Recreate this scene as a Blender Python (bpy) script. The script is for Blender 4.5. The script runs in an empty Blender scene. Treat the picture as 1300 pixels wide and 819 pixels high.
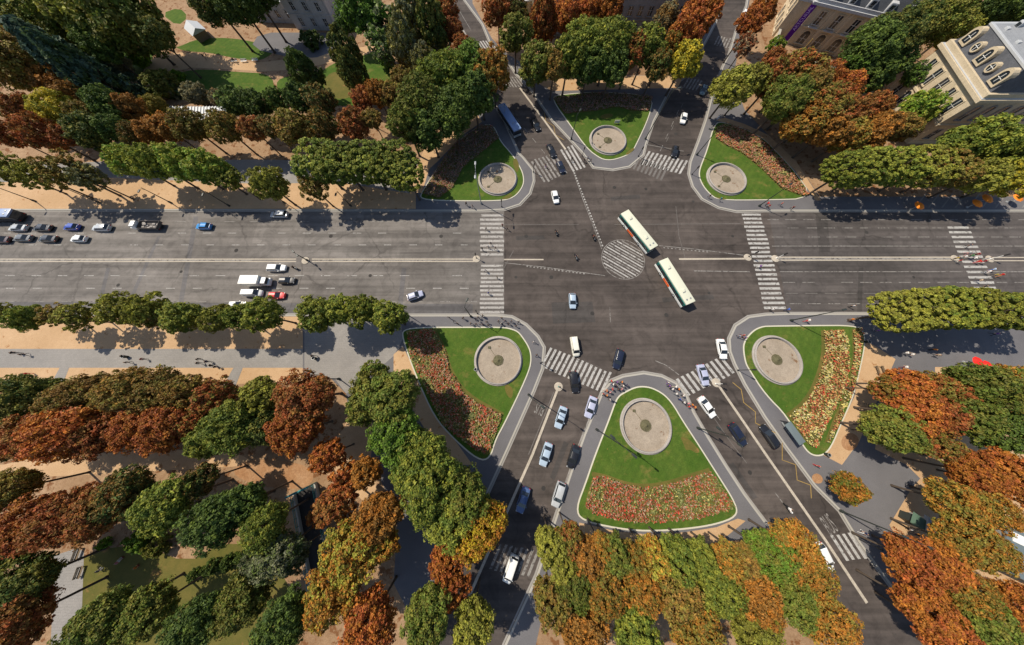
import bpy, bmesh, math, random
from mathutils import Vector, Matrix
random.seed(7)
C = bpy.context.scene.collection
SC = bpy.context.scene
# ------------------------------------------------------------------ camera geometry (survey of the site)
H, F, TH, PX, PY = 66.0, 355.0, math.radians(17.6), 650.0, 365.0
c_, s_ = math.cos(TH), math.sin(TH)
def gp(px, py, z=0.0):
    """site coordinates (m) of the point at height z seen at photo pixel px,py"""
    u = (px-PX)/F; v = (PY-py)/F; t = (H-z)/(c_-v*s_)
    return Vector((u*t, (s_+v*c_)*t, z))
def mpp(p, z):                       # metres per photo pixel at a point
    return (p.y*s_+(H-z)*c_)/F
cam = bpy.data.cameras.new('camera'); camo = bpy.data.objects.new('camera', cam); C.objects.link(camo)
camo.location = (0, 0, H); camo.rotation_euler = (TH, 0, 0)
cam.sensor_fit = 'HORIZONTAL'; cam.sensor_width = 36.0; cam.lens = 36.0*F/1300.0
cam.shift_y = -(409.5-PY)/1300.0; cam.clip_start = 0.5; cam.clip_end = 5000
SC.camera = camo
# ------------------------------------------------------------------ light
EL, AZ = math.radians(52), (-0.853, 0.522)
w = bpy.data.worlds.new('World'); SC.world = w; w.use_nodes = True
nt = w.node_tree; bg = nt.nodes['Background']; sky = nt.nodes.new('ShaderNodeTexSky')
sky.sky_type = 'NISHITA'; sky.sun_disc = False; sky.sun_elevation = EL; sky.sun_rotation = math.atan2(AZ[0], AZ[1])
nt.links.new(sky.outputs[0], bg.inputs[0]); bg.inputs[1].default_value = 0.105
sl = bpy.data.lights.new('sun', 'SUN'); so = bpy.data.objects.new('sun', sl); C.objects.link(so)
sl.energy = 4.5; sl.angle = math.radians(0.5); sl.color = (1.0, 0.91, 0.76)
so.rotation_euler = Vector((-AZ[0]*math.cos(EL), -AZ[1]*math.cos(EL), -math.sin(EL))).to_track_quat('-Z', 'Y').to_euler()
so.location = (-100, 60, 150)
SC.view_settings.view_transform = 'Standard'; SC.view_settings.look = 'None'
SC.view_settings.exposure = 0.34; SC.view_settings.gamma = 1.0
# ------------------------------------------------------------------ node helpers
class N:
    def __init__(s, name):
        s.m = bpy.data.materials.new(name); s.m.use_nodes = True; s.t = s.m.node_tree
        s.b = s.t.nodes['Principled BSDF']
    def n(s, typ, **k):
        o = s.t.nodes.new('ShaderNode'+typ)
        for a, v in k.items(): setattr(o, a, v)
        return o
    def set(s, node, key, v):
        if isinstance(v, bpy.types.NodeSocket): s.t.links.new(v, node.inputs[key])
        else: node.inputs[key].default_value = v
    def noise(s, scale, detail=4, rough=.55, vec=None, dim='3D', w=None, dist=0):
        o = s.n('TexNoise', noise_dimensions=dim); o.inputs['Scale'].default_value = scale
        o.inputs['Detail'].default_value = detail; o.inputs['Roughness'].default_value = rough
        o.inputs['Distortion'].default_value = dist
        if vec is not None: s.t.links.new(vec, o.inputs['Vector'])
        if w is not None: s.t.links.new(w, o.inputs['W'])
        return o.outputs['Fac']
    def ramp(s, fac, stops, interp='LINEAR'):
        o = s.n('ValToRGB'); cr = o.color_ramp; cr.interpolation = interp
        while len(cr.elements) < len(stops): cr.elements.new(0.5)
        for e, (p, col) in zip(cr.elements, stops):
            e.position = p; e.color = (col, col, col, 1) if isinstance(col, (int, float)) else tuple(col)+(1,)
        s.set(o, 'Fac', fac); return o.outputs['Color']
    def mix(s, fac, a, b, mode='MIX'):
        o = s.n('Mix', data_type='RGBA', blend_type=mode)
        for i, v in ((0, fac), (6, a), (7, b)):
            if isinstance(v, bpy.types.NodeSocket): s.t.links.new(v, o.inputs[i])
            elif i == 0: o.inputs[0].default_value = v
            else: o.inputs[i].default_value = tuple(v)+(1,) if len(v) == 3 else v
        return o.outputs[2]
    def math(s, op, a, b=0.0, cl=False):
        o = s.n('Math', operation=op, use_clamp=cl); s.set(o, 0, a); s.set(o, 1, b); return o.outputs[0]
    def pos(s, scale=(1, 1, 1), rot=0):
        g = s.n('NewGeometry'); m = s.n('Mapping'); s.t.links.new(g.outputs['Position'], m.inputs['Vector'])
        m.inputs['Scale'].default_value = scale; m.inputs['Rotation'].default_value = (0, 0, rot)
        return m.outputs['Vector']
    def bump(s, h, strength=.3, dist=.05):
        o = s.n('Bump'); o.inputs['Strength'].default_value = strength; o.inputs['Distance'].default_value = dist
        s.t.links.new(h, o.inputs['Height']); s.t.links.new(o.outputs[0], s.b.inputs['Normal'])
    def fin(s, col, rough=.8, spec=.3, metal=0.0):
        s.set(s.b, 'Base Color', col if isinstance(col, bpy.types.NodeSocket) else tuple(col)+(1,))
        s.b.inputs['Roughness'].default_value = rough; s.b.inputs['Specular IOR Level'].default_value = spec
        s.b.inputs['Metallic'].default_value = metal
        return s.m
def plain(name, col, rough=.6, spec=.4, metal=0.0, var=.18, sc=3.0):
    m = N(name); a = m.noise(sc, 5)
    return m.fin(m.mix(a, [x*(1-var) for x in col], [min(1, x*(1+var)) for x in col]), rough, spec, metal)
JOINT = {'pale_paving': .62, 'cut_stone': .8, 'grey_stone': .8, 'pale_stone': .8}
def ground_mat(name, c1, c2, c3, big=.07, small=1.7, grain=9, spots=None, rough=.9, bumpd=.03):
    m = N(name); v = m.pos()
    a = m.ramp(m.noise(big, 5, .6, v), [(.35, 0.0), (.65, 1.0)])
    b = m.ramp(m.noise(small, 5, .65, v), [(.3, 0.0), (.7, 1.0)])
    col = m.mix(a, c1, c2); col = m.mix(m.math('MULTIPLY', b, .5), col, c3)
    g = m.noise(grain, 3, .6, v)
    col = m.mix(1.0, col, m.ramp(g, [(.25, .78), (.75, 1.22)]), 'MULTIPLY')
    if spots:
        q = m.ramp(m.noise(spots[1], 4, .7, v), [(spots[2], 0.0), (spots[2]+.06, 1.0)]); col = m.mix(q, col, spots[0])
    if name in JOINT:
        bk = m.n('TexBrick'); m.t.links.new(v, bk.inputs['Vector']); bk.inputs['Scale'].default_value = JOINT[name]; bk.inputs['Mortar Size'].default_value = .012
        for k_, q_ in (('Color1', .94), ('Color2', 1.07), ('Mortar', .66)): bk.inputs[k_].default_value = (q_, q_, q_, 1)
        col = m.mix(.55, col, bk.outputs['Color'], 'MULTIPLY')
    m.bump(g, .4, bumpd); return m.fin(col, rough, .2)
def asphalt(name, dark, light, streak=True):
    m = N(name); v = m.pos()
    a = m.ramp(m.noise(.05, 6, .6, v), [(.35, 0.0), (.66, 1.0)])
    col = m.mix(a, dark, light)
    if streak:
        st = m.noise(1.0, 4, .6, m.pos((.018, .55, 1)))
        col = m.mix(1.0, col, m.ramp(st, [(.3, .62), (.7, 1.3)]), 'MULTIPLY')
    bl = m.noise(.33, 6, .7, v, dist=1.2)
    col = m.mix(1.0, col, m.ramp(bl, [(.32, .74), (.5, 1.0), (.72, 1.2)]), 'MULTIPLY')
    # repair patches and cracks
    vo = m.n('TexVoronoi', feature='F1', distance='CHEBYCHEV'); vo.inputs['Scale'].default_value = .085; m.t.links.new(v, vo.inputs['Vector'])
    col = m.mix(1.0, col, m.ramp(vo.outputs['Color'], [(.0, .86), (.55, 1.0), (1.0, 1.12)]), 'MULTIPLY')
    wv = m.n('VectorMath', operation='MULTIPLY_ADD'); nn = m.n('TexNoise'); nn.inputs['Scale'].default_value = .5; m.t.links.new(v, nn.inputs['Vector'])
    m.t.links.new(nn.outputs['Color'], wv.inputs[0]); wv.inputs[1].default_value = (2.2, 2.2, 0); m.t.links.new(v, wv.inputs[2])
    ve = m.n('TexVoronoi', feature='DISTANCE_TO_EDGE'); ve.inputs['Scale'].default_value = .075; m.t.links.new(wv.outputs[0], ve.inputs['Vector'])
    cr = m.ramp(ve.outputs['Distance'], [(.0, .62), (.012, .85), (.02, 1.0)])
    col = m.mix(m.ramp(m.noise(.06, 3, .5, v), [(.45, 0.0), (.6, 1.0)]), col, m.mix(1.0, col, cr, 'MULTIPLY'))
    g = m.noise(11, 3, .6, v); col = m.mix(1.0, col, m.ramp(g, [(.25, .8), (.75, 1.2)]), 'MULTIPLY')
    sp = m.ramp(m.noise(.9, 3, .5, v), [(.70, 0.0), (.76, 1.0)])
    col = m.mix(m.math('MULTIPLY', sp, .45), col, (.03, .027, .025))
    m.bump(g, .3, .02); return m.fin(col, .85, .25)
def lawn_mat(name, c1, c2, c3, dry):
    m = N(name); v = m.pos()
    col = m.mix(m.ramp(m.noise(.16, 6, .65, v), [(.36, 0.0), (.64, 1.0)]), c1, c2)
    col = m.mix(m.math('MULTIPLY', m.ramp(m.noise(.9, 5, .65, v), [(.35, 0.0), (.7, 1.0)]), .6), col, c3)
    col = m.mix(m.ramp(m.noise(.23, 6, .7, m.pos((1, 1.4, 1))), [(.55, 0.0), (.72, .85)]), col, dry)
    col = m.mix(m.ramp(m.noise(2.6, 3, .6, v), [(.69, 0.0), (.74, .8)]), col, (.24, .13, .045))
    wv = m.n('TexWave'); wv.inputs['Scale'].default_value = .22; wv.inputs['Distortion'].default_value = .6; m.t.links.new(m.pos((1, 1, 1), .6), wv.inputs['Vector'])
    col = m.mix(1.0, col, m.ramp(wv.outputs['Fac'], [(.3, .97), (.7, 1.03)]), 'MULTIPLY')
    g = m.noise(6, 4, .7, v); col = m.mix(1.0, col, m.ramp(g, [(.25, .68), (.75, 1.34)]), 'MULTIPLY')
    m.bump(g, .6, .08); return m.fin(col, .95, .12)
def leaf_mat():
    m = N('foliage'); g = m.n('NewGeometry'); oi = m.n('ObjectInfo'); tc = m.n('TexCoord')
    at = m.n('Attribute', attribute_type='OBJECT', attribute_name='tint_two')
    rnd = g.outputs['Random Per Island']
    nz = m.noise(2.3, 3, .6, tc.outputs['Object'], '4D', m.math('MULTIPLY', oi.outputs['Random'], 40.0))
    f = m.math('ADD', nz, m.math('MULTIPLY', m.math('SUBTRACT', rnd, .5), .30))
    f = m.ramp(f, [(.40, 0.0), (.66, 1.0)])
    col = m.mix(f, oi.outputs['Color'], at.outputs['Color'])
    r2 = m.math('FRACT', m.math('MULTIPLY', rnd, 37.7))
    col = m.mix(1.0, col, m.ramp(r2, [(0, .66), (.5, 1.0), (1.0, 1.5)]), 'MULTIPLY')
    n3 = m.noise(4.5, 2, .5, tc.outputs['Object'], '4D', m.math('MULTIPLY', oi.outputs['Random'], 77.0))
    col = m.mix(1.0, col, m.ramp(n3, [(.3, (.72, .76, .8)), (.5, (1, 1, 1)), (.7, (1.32, 1.24, 1.05))]), 'MULTIPLY')
    m.set(m.b, 'Base Color', col); m.b.inputs['Roughness'].default_value = .62; m.b.inputs['Specular IOR Level'].default_value = .22
    tr = m.n('BsdfTranslucent'); m.t.links.new(col, tr.inputs['Color']); mx = m.n('MixShader'); mx.inputs[0].default_value = .27
    m.t.links.new(m.b.outputs[0], mx.inputs[1]); m.t.links.new(tr.outputs[0], mx.inputs[2])
    m.t.links.new(mx.outputs[0], m.t.nodes['Material Output'].inputs['Surface']); return m.m
def prop_mat(name, attr, rough=.8, spec=.3, coat=0.0):
    m = N(name); at = m.n('Attribute', attribute_type='OBJECT', attribute_name=attr)
    nz = m.noise(4, 4); col = m.mix(1.0, at.outputs['Color'], m.ramp(nz, [(.2, .8), (.8, 1.15)]), 'MULTIPLY')
    m.set(m.b, 'Base Color', col); m.b.inputs['Roughness'].default_value = rough; m.b.inputs['Specular IOR Level'].default_value = spec
    m.b.inputs['Coat Weight'].default_value = coat; m.b.inputs['Coat Roughness'].default_value = .08; return m.m
def flower_mat(name, stops):
    m = N(name); g = m.n('NewGeometry'); rnd = g.outputs['Random Per Island']
    nz = m.noise(.42, 5, .7, m.pos()); nz = m.ramp(nz, [(.38, 0.0), (.62, 1.0)])
    f = m.math('ADD', m.math('MULTIPLY', rnd, .34), m.math('MULTIPLY', nz, .66))
    col = m.ramp(f, stops, 'CONSTANT'); r2 = m.math('FRACT', m.math('MULTIPLY', rnd, 91.3))
    col = m.mix(1.0, col, m.ramp(r2, [(0, .7), (1, 1.3)]), 'MULTIPLY'); return m.fin(col, .75, .2)
M = {}
M['road'] = asphalt('junction_asphalt', (.055, .045, .040), (.090, .074, .065))
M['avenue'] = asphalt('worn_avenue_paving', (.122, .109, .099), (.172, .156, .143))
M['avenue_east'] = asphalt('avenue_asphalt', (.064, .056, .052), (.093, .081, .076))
M['lane'] = asphalt('lane_asphalt', (.105, .098, .098), (.135, .127, .127))
M['pave'] = ground_mat('pavement_asphalt', (.108, .103, .108), (.15, .144, .148), (.12, .116, .122), .08, 1.2, 8)
M['paver'] = ground_mat('pale_paving', (.22, .205, .19), (.28, .26, .24), (.20, .19, .18), .09, 1.0, 7)
M['kerb'] = plain('granite_kerb', (.34, .32, .28), .8, .2, 0, .25, .8)
M['kerbdark'] = plain('grey_kerb', (.21, .195, .18), .85, .2, 0, .25, .8)
M['border'] = plain('pale_stone_border', (.50, .47, .38), .8, .2, 0, .2, .8)
M['sand'] = ground_mat('stabilised_sand', (.42, .272, .148), (.50, .335, .195), (.37, .23, .12), .09, 1.0, 7, ((.30, .15, .06), .55, .62))
M['soil_and_shade'] = ground_mat('park_soil_and_shade', (.25, .155, .085), (.37, .245, .145), (.17, .09, .042), .12, 1.4, 6, ((.16, .07, .027), .5, .55))  # leaf-littered soil; its tone is darkened to carry shade of dense trees
M['litter'] = ground_mat('fallen_leaves', (.30, .155, .07), (.40, .24, .13), (.20, .085, .035), .25, 2.2, 5)
M['grass'] = lawn_mat('mown_lawn', (.050, .098, .012), (.082, .122, .020), (.036, .076, .012), (.17, .14, .04))
M['drygrass'] = ground_mat('dry_lawn', (.10, .095, .02), (.15, .115, .03), (.06, .07, .014), .12, .9, 8, ((.20, .12, .04), .25, .6), .95, .05)
M['earth'] = ground_mat('city_ground', (.10, .085, .065), (.15, .12, .09), (.08, .07, .05))
M['white'] = ground_mat('road_paint', (.36, .35, .33), (.46, .445, .42), (.20, .19, .18), .3, 2.2, 5, ((.12, .11, .10), 1.3, .55))
M['faded'] = ground_mat('worn_paint', (.22, .205, .19), (.29, .275, .255), (.12, .11, .10), .3, 2.2, 5, ((.09, .08, .075), 1.3, .52))
M['mid'] = ground_mat('half_worn_paint', (.33, .315, .295), (.42, .40, .375), (.20, .185, .17), .3, 2.2, 5, ((.15, .135, .125), 1.3, .56))
M['ghost'] = ground_mat('ghost_paint', (.13, .12, .11), (.17, .155, .145), (.08, .072, .066), .3, 2.2, 5)
M['yellow'] = ground_mat('worn_yellow_paint', (.30, .19, .05), (.36, .24, .07), (.15, .10, .04), .3, 2.2, 5)
M['sett'] = ground_mat('separator_setts', (.40, .35, .28), (.48, .42, .34), (.28, .25, .21), .2, 1.5, 5)
M['dark'] = ground_mat('tar_patch', (.035, .032, .03), (.05, .046, .043), (.03, .028, .027))
M['tar'] = asphalt('tar_repair', (.046, .041, .038), (.066, .058, .054))
M['leaf'] = leaf_mat()
M['bark'] = plain('bark', (.085, .065, .05), .9, .1, 0, .4, 4)
M['paint'] = prop_mat('car_paint', 'tint', .32, .5, .7)
M['glass'] = plain('tinted_glass', (.022, .027, .033), .08, .8, 0, .1)
M['tyre'] = plain('tyre_rubber', (.018, .018, .019), .85, .2)
M['rim'] = plain('alloy_rim', (.45, .45, .46), .35, .5, .8)
M['lampw'] = plain('headlamp_glass', (.62, .64, .66), .12, .6)
M['lampr'] = plain('tail_lamp', (.42, .015, .012), .2, .6)
M['black'] = plain('black_metal', (.022, .022, .024), .5, .4)
M['iron'] = plain('dark_green_iron', (.028, .034, .03), .5, .4)
M['greym'] = plain('grey_metal', (.30, .31, .31), .45, .5, .3)
M['white_m'] = plain('white_metal', (.72, .71, .67), .45, .4, 0, .08)
M['cream'] = plain('bus_roof_cream', (.58, .58, .46), .5, .35, 0, .06, .8)
M['jade'] = plain('jade_green_paint', (.02, .26, .215), .3, .5, 0, .1)
M['orange'] = plain('orange_poster', (.75, .12, .02), .5, .3, 0, .25, 1.5)
M['teal'] = plain('teal_metal', (.045, .23, .23), .5, .4)
M['stone'] = ground_mat('cut_stone', (.50, .41, .28), (.58, .48, .335), (.42, .34, .23), .3, 1.5, 5)
M['stonegrey'] = ground_mat('grey_stone', (.27, .25, .23), (.34, .315, .29), (.23, .21, .195), .3, 1.5, 5)
M['stonepale'] = ground_mat('pale_stone', (.40, .40, .40), (.47, .47, .48), (.36, .36, .36), .3, 1.5, 5)
M['slate'] = ground_mat('slate', (.075, .078, .088), (.105, .108, .12), (.06, .063, .07), .4, 2, 5)
zm_ = N('zinc_roof'); zw = zm_.n('TexWave', wave_profile='SAW'); zw.inputs['Scale'].default_value = .5; zm_.t.links.new(zm_.pos((1, 1, 0), .0), zw.inputs['Vector'])
zc_ = zm_.mix(zm_.noise(.7, 5, .6, zm_.pos()), (.19, .20, .215), (.31, .32, .335)); M['zinc'] = zm_.fin(zm_.mix(1.0, zc_, zm_.ramp(zw.outputs['Fac'], [(0, .55), (.08, 1.0), (.92, 1.0), (1, 1.25)]), 'MULTIPLY'), .5, .4, .25)
M['zincpale'] = plain('pale_zinc_trim', (.46, .47, .48), .5, .4, .2, .15, .7)
M['basin'] = ground_mat('basin_floor', (.285, .235, .18), (.36, .30, .235), (.20, .165, .13), .3, 1.1, 5, ((.17, .10, .055), .55, .62))
M['rimstone'] = ground_mat('basin_rim_stone', (.30, .27, .245), (.38, .35, .32), (.23, .21, .19), .3, 1.8, 6)
M['nozzle'] = plain('mossy_rock', (.11, .10, .055), .8, .2, 0, .5, 3)
M['purple'] = plain('purple_banner', (.10, .008, .22), .7, .2, 0, .12)
M['banner_text'] = plain('banner_lettering', (.62, .45, .80), .7, .2)
M['redcloth'] = plain('red_canvas', (.72, .02, .015), .7, .2, 0, .12)
M['orangecloth'] = plain('orange_canvas', (.78, .22, .02), .7, .2, 0, .2)
M['wood'] = plain('weathered_wood', (.20, .145, .09), .8, .2, 0, .3)
M['shelter_roof'] = plain('grey_green_roof', (.13, .16, .165), .35, .5)
M['greenroof'] = plain('green_kiosk_roof', (.07, .12, .085), .6, .3)
M['skin'] = plain('skin', (.50, .30, .20), .6, .3)
M['hair'] = prop_mat('hair', 'hair', .6, .3)
M['shirt'] = prop_mat('top_cloth', 'top', .9, .1)
M['pants'] = prop_mat('trouser_cloth', 'bottom', .9, .1)
M['shoe'] = plain('shoe_leather', (.03, .025, .022), .6, .3)
M['signal'] = plain('signal_lens', (.10, .12, .05), .3, .5)
M['bluecloth'] = plain('blue_board', (.03, .06, .30), .6, .3)
M['coachroof'] = plain('coach_roof_blue', (.17, .25, .42), .35, .5, 0, .1)
M['hull'] = plain('truck_bed', (.10, .09, .085), .8, .2, 0, .3)
M['gutter'] = plain('gutter_slab', (.25, .235, .215), .85, .2, 0, .3, 1.2)
# ------------------------------------------------------------------ mesh helpers
def mesh_obj(name, bm, mats, parent=None, smooth=False):
    me = bpy.data.meshes.new(name); bm.normal_update(); bm.to_mesh(me); bm.free()
    for m in (mats if isinstance(mats, (list, tuple)) else [mats]): me.materials.append(m)
    if smooth:
        me.shade_smooth(); me.set_sharp_from_angle(angle=math.radians(38))
    o = bpy.data.objects.new(name, me); C.objects.link(o)
    if parent is not None: o.parent = parent
    return o
def empty(name, loc=(0, 0, 0), rz=0.0):
    o = bpy.data.objects.new(name, None); C.objects.link(o); o.location = loc; o.rotation_euler = (0, 0, rz)
    o.empty_display_size = .5; return o
LABELS = {}
def tag(o, label, cat, group=None, kind=None):
    o['label'] = label; o['category'] = cat
    if group: o['group'] = group
    if kind: o['kind'] = kind
    nw = len(label.split())
    if not 4 <= nw <= 16: print('LABEL LENGTH', nw, label)
    if label in LABELS: print('LABEL TWICE', label)
    LABELS[label] = 1; return o
def box(bm, x0, x1, y0, y1, z0, z1, mi=0, bev=0.0, top=1.0, mat=None):
    xs = (x0, x1); ys = (y0, y1); cx, cy = (x0+x1)/2, (y0+y1)/2
    v = [bm.verts.new((x if z == z0 else cx+(x-cx)*top, y if z == z0 else cy+(y-cy)*top, z)) for z in (z0, z1) for y in ys for x in xs]
    fs = [bm.faces.new([v[i] for i in q]) for q in ((0, 2, 3, 1), (4, 5, 7, 6), (0, 1, 5, 4), (2, 6, 7, 3), (0, 4, 6, 2), (1, 3, 7, 5))]
    for f in fs: f.material_index = mi
    if bev:
        r = bmesh.ops.bevel(bm, geom=list({e for f in fs for e in f.edges}), offset=bev, segments=2, affect='EDGES', profile=.6)
        for f in r['faces']: f.material_index = mi
        v = list({q for f in r['faces'] for q in f.verts})+[q for q in v if q.is_valid]
    if mat is not None: bmesh.ops.transform(bm, matrix=mat, verts=list(set(v)))
    return v
def tube(bm, pts, r, n=8, mi=0, cap=True):
    rs = r if isinstance(r, (list, tuple)) else [r]*len(pts); rings = []
    pts = [Vector(p) for p in pts]
    for i, p in enumerate(pts):
        d = (pts[min(i+1, len(pts)-1)]-pts[max(i-1, 0)]).normalized()
        a = d.orthogonal().normalized() if abs(d.z) < .99 else Vector((1, 0, 0)); a = (a-d*a.dot(d)).normalized(); b = d.cross(a)
        rings.append([bm.verts.new(p+(a*math.cos(2*math.pi*k/n)+b*math.sin(2*math.pi*k/n))*rs[i]) for k in range(n)])
    for A, B in zip(rings, rings[1:]):
        for k in range(n):
            f = bm.faces.new((A[k], A[(k+1) % n], B[(k+1) % n], B[k])); f.material_index = mi
    if cap:
        for R in (rings[0][::-1], rings[-1]):
            f = bm.faces.new(R); f.material_index = mi
def lathe(bm, prof, n=48, mi=0, cx=0, cy=0, close=False):
    rings = [[bm.verts.new((cx+r*math.cos(2*math.pi*k/n), cy+r*math.sin(2*math.pi*k/n), z)) for k in range(n)] for r, z in prof]
    pr = list(zip(rings, rings[1:]))+([(rings[-1], rings[0])] if close else [])
    for A, B in pr:
        for k in range(n):
            f = bm.faces.new((A[k], A[(k+1) % n], B[(k+1) % n], B[k])); f.material_index = mi
    return rings
def ball(bm, p, r, mi=0, sub=1, sc=(1, 1, 1)):
    v = bmesh.ops.create_icosphere(bm, subdivisions=sub, radius=r)['verts']
    for q in v: q.co = Vector((q.co.x*sc[0]+p[0], q.co.y*sc[1]+p[1], q.co.z*sc[2]+p[2]))
    for f in {f for q in v for f in q.link_faces}: f.material_index = mi
# --- plane polygons: list of pixel points "x,y x,y ..." -> site coordinates
def P(txt):
    out = []
    for t in txt.split():
        if t[0] == 'w': a, b = t[1:].split(','); out.append(Vector((float(a), float(b), 0)))
        else: a, b = t.split(','); out.append(gp(float(a), float(b)))
    return out
def chaikin(pts, n=2, closed=True):
    for _ in range(n):
        o = []; k = len(pts)
        for i in range(k if closed else k-1):
            a, b = pts[i], pts[(i+1) % k]; d = (b-a).length; q = min(.25, 4.0/max(d, .01))
            o += [a.lerp(b, q), b.lerp(a, q)]
        pts = o if closed else [pts[0]]+o+[pts[-1]]
    return pts
def ccw(p):
    return p if sum(a.x*b.y-b.x*a.y for a, b in zip(p, p[1:]+p[:1])) > 0 else p[::-1]
def inset(p, d):
    out = []; n = len(p)
    for i in range(n):
        a, b, c = p[i-1], p[i], p[(i+1) % n]
        e1 = (b-a); e2 = (c-b)
        if e1.length < 1e-6 or e2.length < 1e-6: continue
        n1 = Vector((-e1.y, e1.x, 0)).normalized(); n2 = Vector((-e2.y, e2.x, 0)).normalized()
        m = n1+n2
        if m.length < .2: out.append(b+n1*d); continue
        m.normalize(); out.append(b+m*(d/max(.5, m.dot(n1))))
    return out
def sheet(name, pts, z, mat, kind='structure', skirt=0.0):
    bm = bmesh.new(); pts = ccw(pts); v = [bm.verts.new((p.x, p.y, z)) for p in pts]; bm.faces.new(v)
    if skirt:
        w2 = [bm.verts.new((p.x, p.y, z-skirt)) for p in pts]; n = len(v)
        for i in range(n): bm.faces.new((v[i], w2[i], w2[(i+1) % n], v[(i+1) % n]))
    o = mesh_obj(name, bm, mat)
    if kind: o['kind'] = kind
    return o
def inside(pts, x, y):
    r = False; n = len(pts)
    for i in range(n):
        a, b = pts[i], pts[(i+1) % n]
        if (a.y > y) != (b.y > y) and x < (b.x-a.x)*(y-a.y)/(b.y-a.y)+a.x: r = not r
    return r
def strip(bm, pts, wd, z, mi=0):
    L = []; R = []
    for i, p in enumerate(pts):
        d = (pts[min(i+1, len(pts)-1)]-pts[max(i-1, 0)]); d.z = 0; d.normalize(); n = Vector((-d.y, d.x, 0))*wd/2
        L.append(bm.verts.new((p.x+n.x, p.y+n.y, z))); R.append(bm.verts.new((p.x-n.x, p.y-n.y, z)))
    for i in range(len(pts)-1):
        f = bm.faces.new((R[i], R[i+1], L[i+1], L[i])); f.material_index = mi
# ------------------------------------------------------------------ THE SETTING
sheet('ground', [Vector(q+(0,)) for q in ((-1500, -1500), (1500, -1500), (1500, 1500), (-1500, 1500))], -.05, M['earth'])
sheet('road', [Vector(q+(0,)) for q in ((-420, -300), (420, -300), (420, 420), (-420, 420))], 0, M['road'])
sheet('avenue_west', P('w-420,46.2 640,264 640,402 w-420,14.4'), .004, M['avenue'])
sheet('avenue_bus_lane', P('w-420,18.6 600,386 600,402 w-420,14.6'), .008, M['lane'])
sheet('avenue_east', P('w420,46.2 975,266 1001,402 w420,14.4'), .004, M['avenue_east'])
BLOCKS = {
 'nw': 'w-420,43.3 0,267 300,267.5 612,268 640,266.5 660,260 673,246 678,230 677,216 664,200 659,195 640,154 631,139 597,55 566,0 w-75,420 w-420,420',
 'n': '589,0 612,31 622,55 640,72 655,95 671,110 682,126 701.5,154 740,195 753,213 778,216 799,212 817,197 820,184 830,154 850,115 863,103 871,97 891,62 909,28 917,5 w140,420 w-50,420',
 'ne': '947,8 935,36 925,69 917,85 904,120 896,151 886,180 876,206 874,221 879,237 891,253 912,264 935,269 970,268 1031,268 1300,268 w420,43.3 w420,420 w190,420',
 'sw': 'w-420,15.3 0,399 330,399.5 510,400 630,400 650,402 668,412 683,427 691,441 689,468 678,496 645,570 600,668 571,730 530,819 w-60,-300 w-420,-300',
 's': '791,477 817,473 840,477 858,486 871,501 881,524 899,555 922,592 945,627 962,650 1000,700 1048,765 1090,819 w60,-300 w-30,-300 640,819 681,730 708,648 725,597 742,550 765,496 776,483',
 'se': 'w420,15.3 1300,398 1112,398 1000,398 972,399 950,402 933,413 925,430 926,446 932,462 945,488 970,529 996,566 1034,617 1065,648 1090,689 1119,729 1180,810 w160,-300 w420,-300'}
BP = {}
for k, t in BLOCKS.items():
    p = ccw(P(t))
    BP[k] = p
    sheet('kerb', p, .12, M['kerb'], skirt=.15)
    sheet('pavement', inset(p, .38), .124, M['pave'])
    g = bmesh.new(); q = inset(p, -.22); strip(g, q+[q[0]], .34, .009); o = mesh_obj('gutter', g, M['gutter']); o['kind'] = 'structure'
ZT = .124
def gz(x, y):
    for p in BP.values():
        if inside(p, x, y): return .15
    return 0.012
lev = [0]
def top(name, txt, mat, lv=1, sm=0):
    p = P(txt) if isinstance(txt, str) else txt
    if sm: p = chaikin(p, sm)
    return sheet(name, p, ZT+.004*lv, M[mat])
# north-west park
top('gravel_walk', 'w-420,44.7 0,265.5 528,265.5 528,236 500,226 380,226 300,222 0,226 w-420,60', 'sand', 1)
top('path', 'w-420,57 0,232 140,226 330,234 430,232 520,246 520,215 420,205 330,203 140,205 0,212 w-420,66', 'paver', 2)
top('park_ground', 'w-420,62 0,214 140,207 330,206 430,206 520,214 560,175 600,140 628,136 597,65 566,4 w-85,420 w-420,420', 'soil_and_shade', 1)
top('lawn', '228,60 250,50 290,48 330,55 350,62 345,70 330,78 300,75 265,67 236,66 222,60', 'grass', 3, 2)
top('lawn', '205,110 225,92 260,88 300,92 345,94 350,118 330,124 290,126 205,128', 'grass', 3, 2)
top('lawn', '352,98 404,94 425,80 455,70 478,64 500,78 508,104 490,114 470,120 456,136 420,134 380,124 352,118', 'grass', 3, 2)
top('worn_turf', '408,104 424,90 436,96 448,112 446,126 420,126', 'drygrass', 6, 2)
top('lawn', '150,72 168,60 192,62 196,80 184,98 168,106 152,96', 'grass', 3, 2)
top('lawn', '205,18 228,10 240,22 226,34', 'grass', 3, 1)
top('gravel_path', '183,108 180,92 196,72 240,66 300,78 345,80 415,64 470,60 490,50 480,66 425,80 345,92 285,88 230,86 205,106', 'sand', 4, 1)
top('gravel_path', '165,125 183,108 205,106 190,128 180,140 160,140', 'sand', 5, 1)
top('forecourt', '318,62 330,42 425,42 440,60 390,78', 'pave', 5, 1)
top('gravel_verge', '536,245 545,215 556,205 572,188 590,170 612,155 604,143 545,175 528,215 520,245', 'sand', 2)
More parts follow.
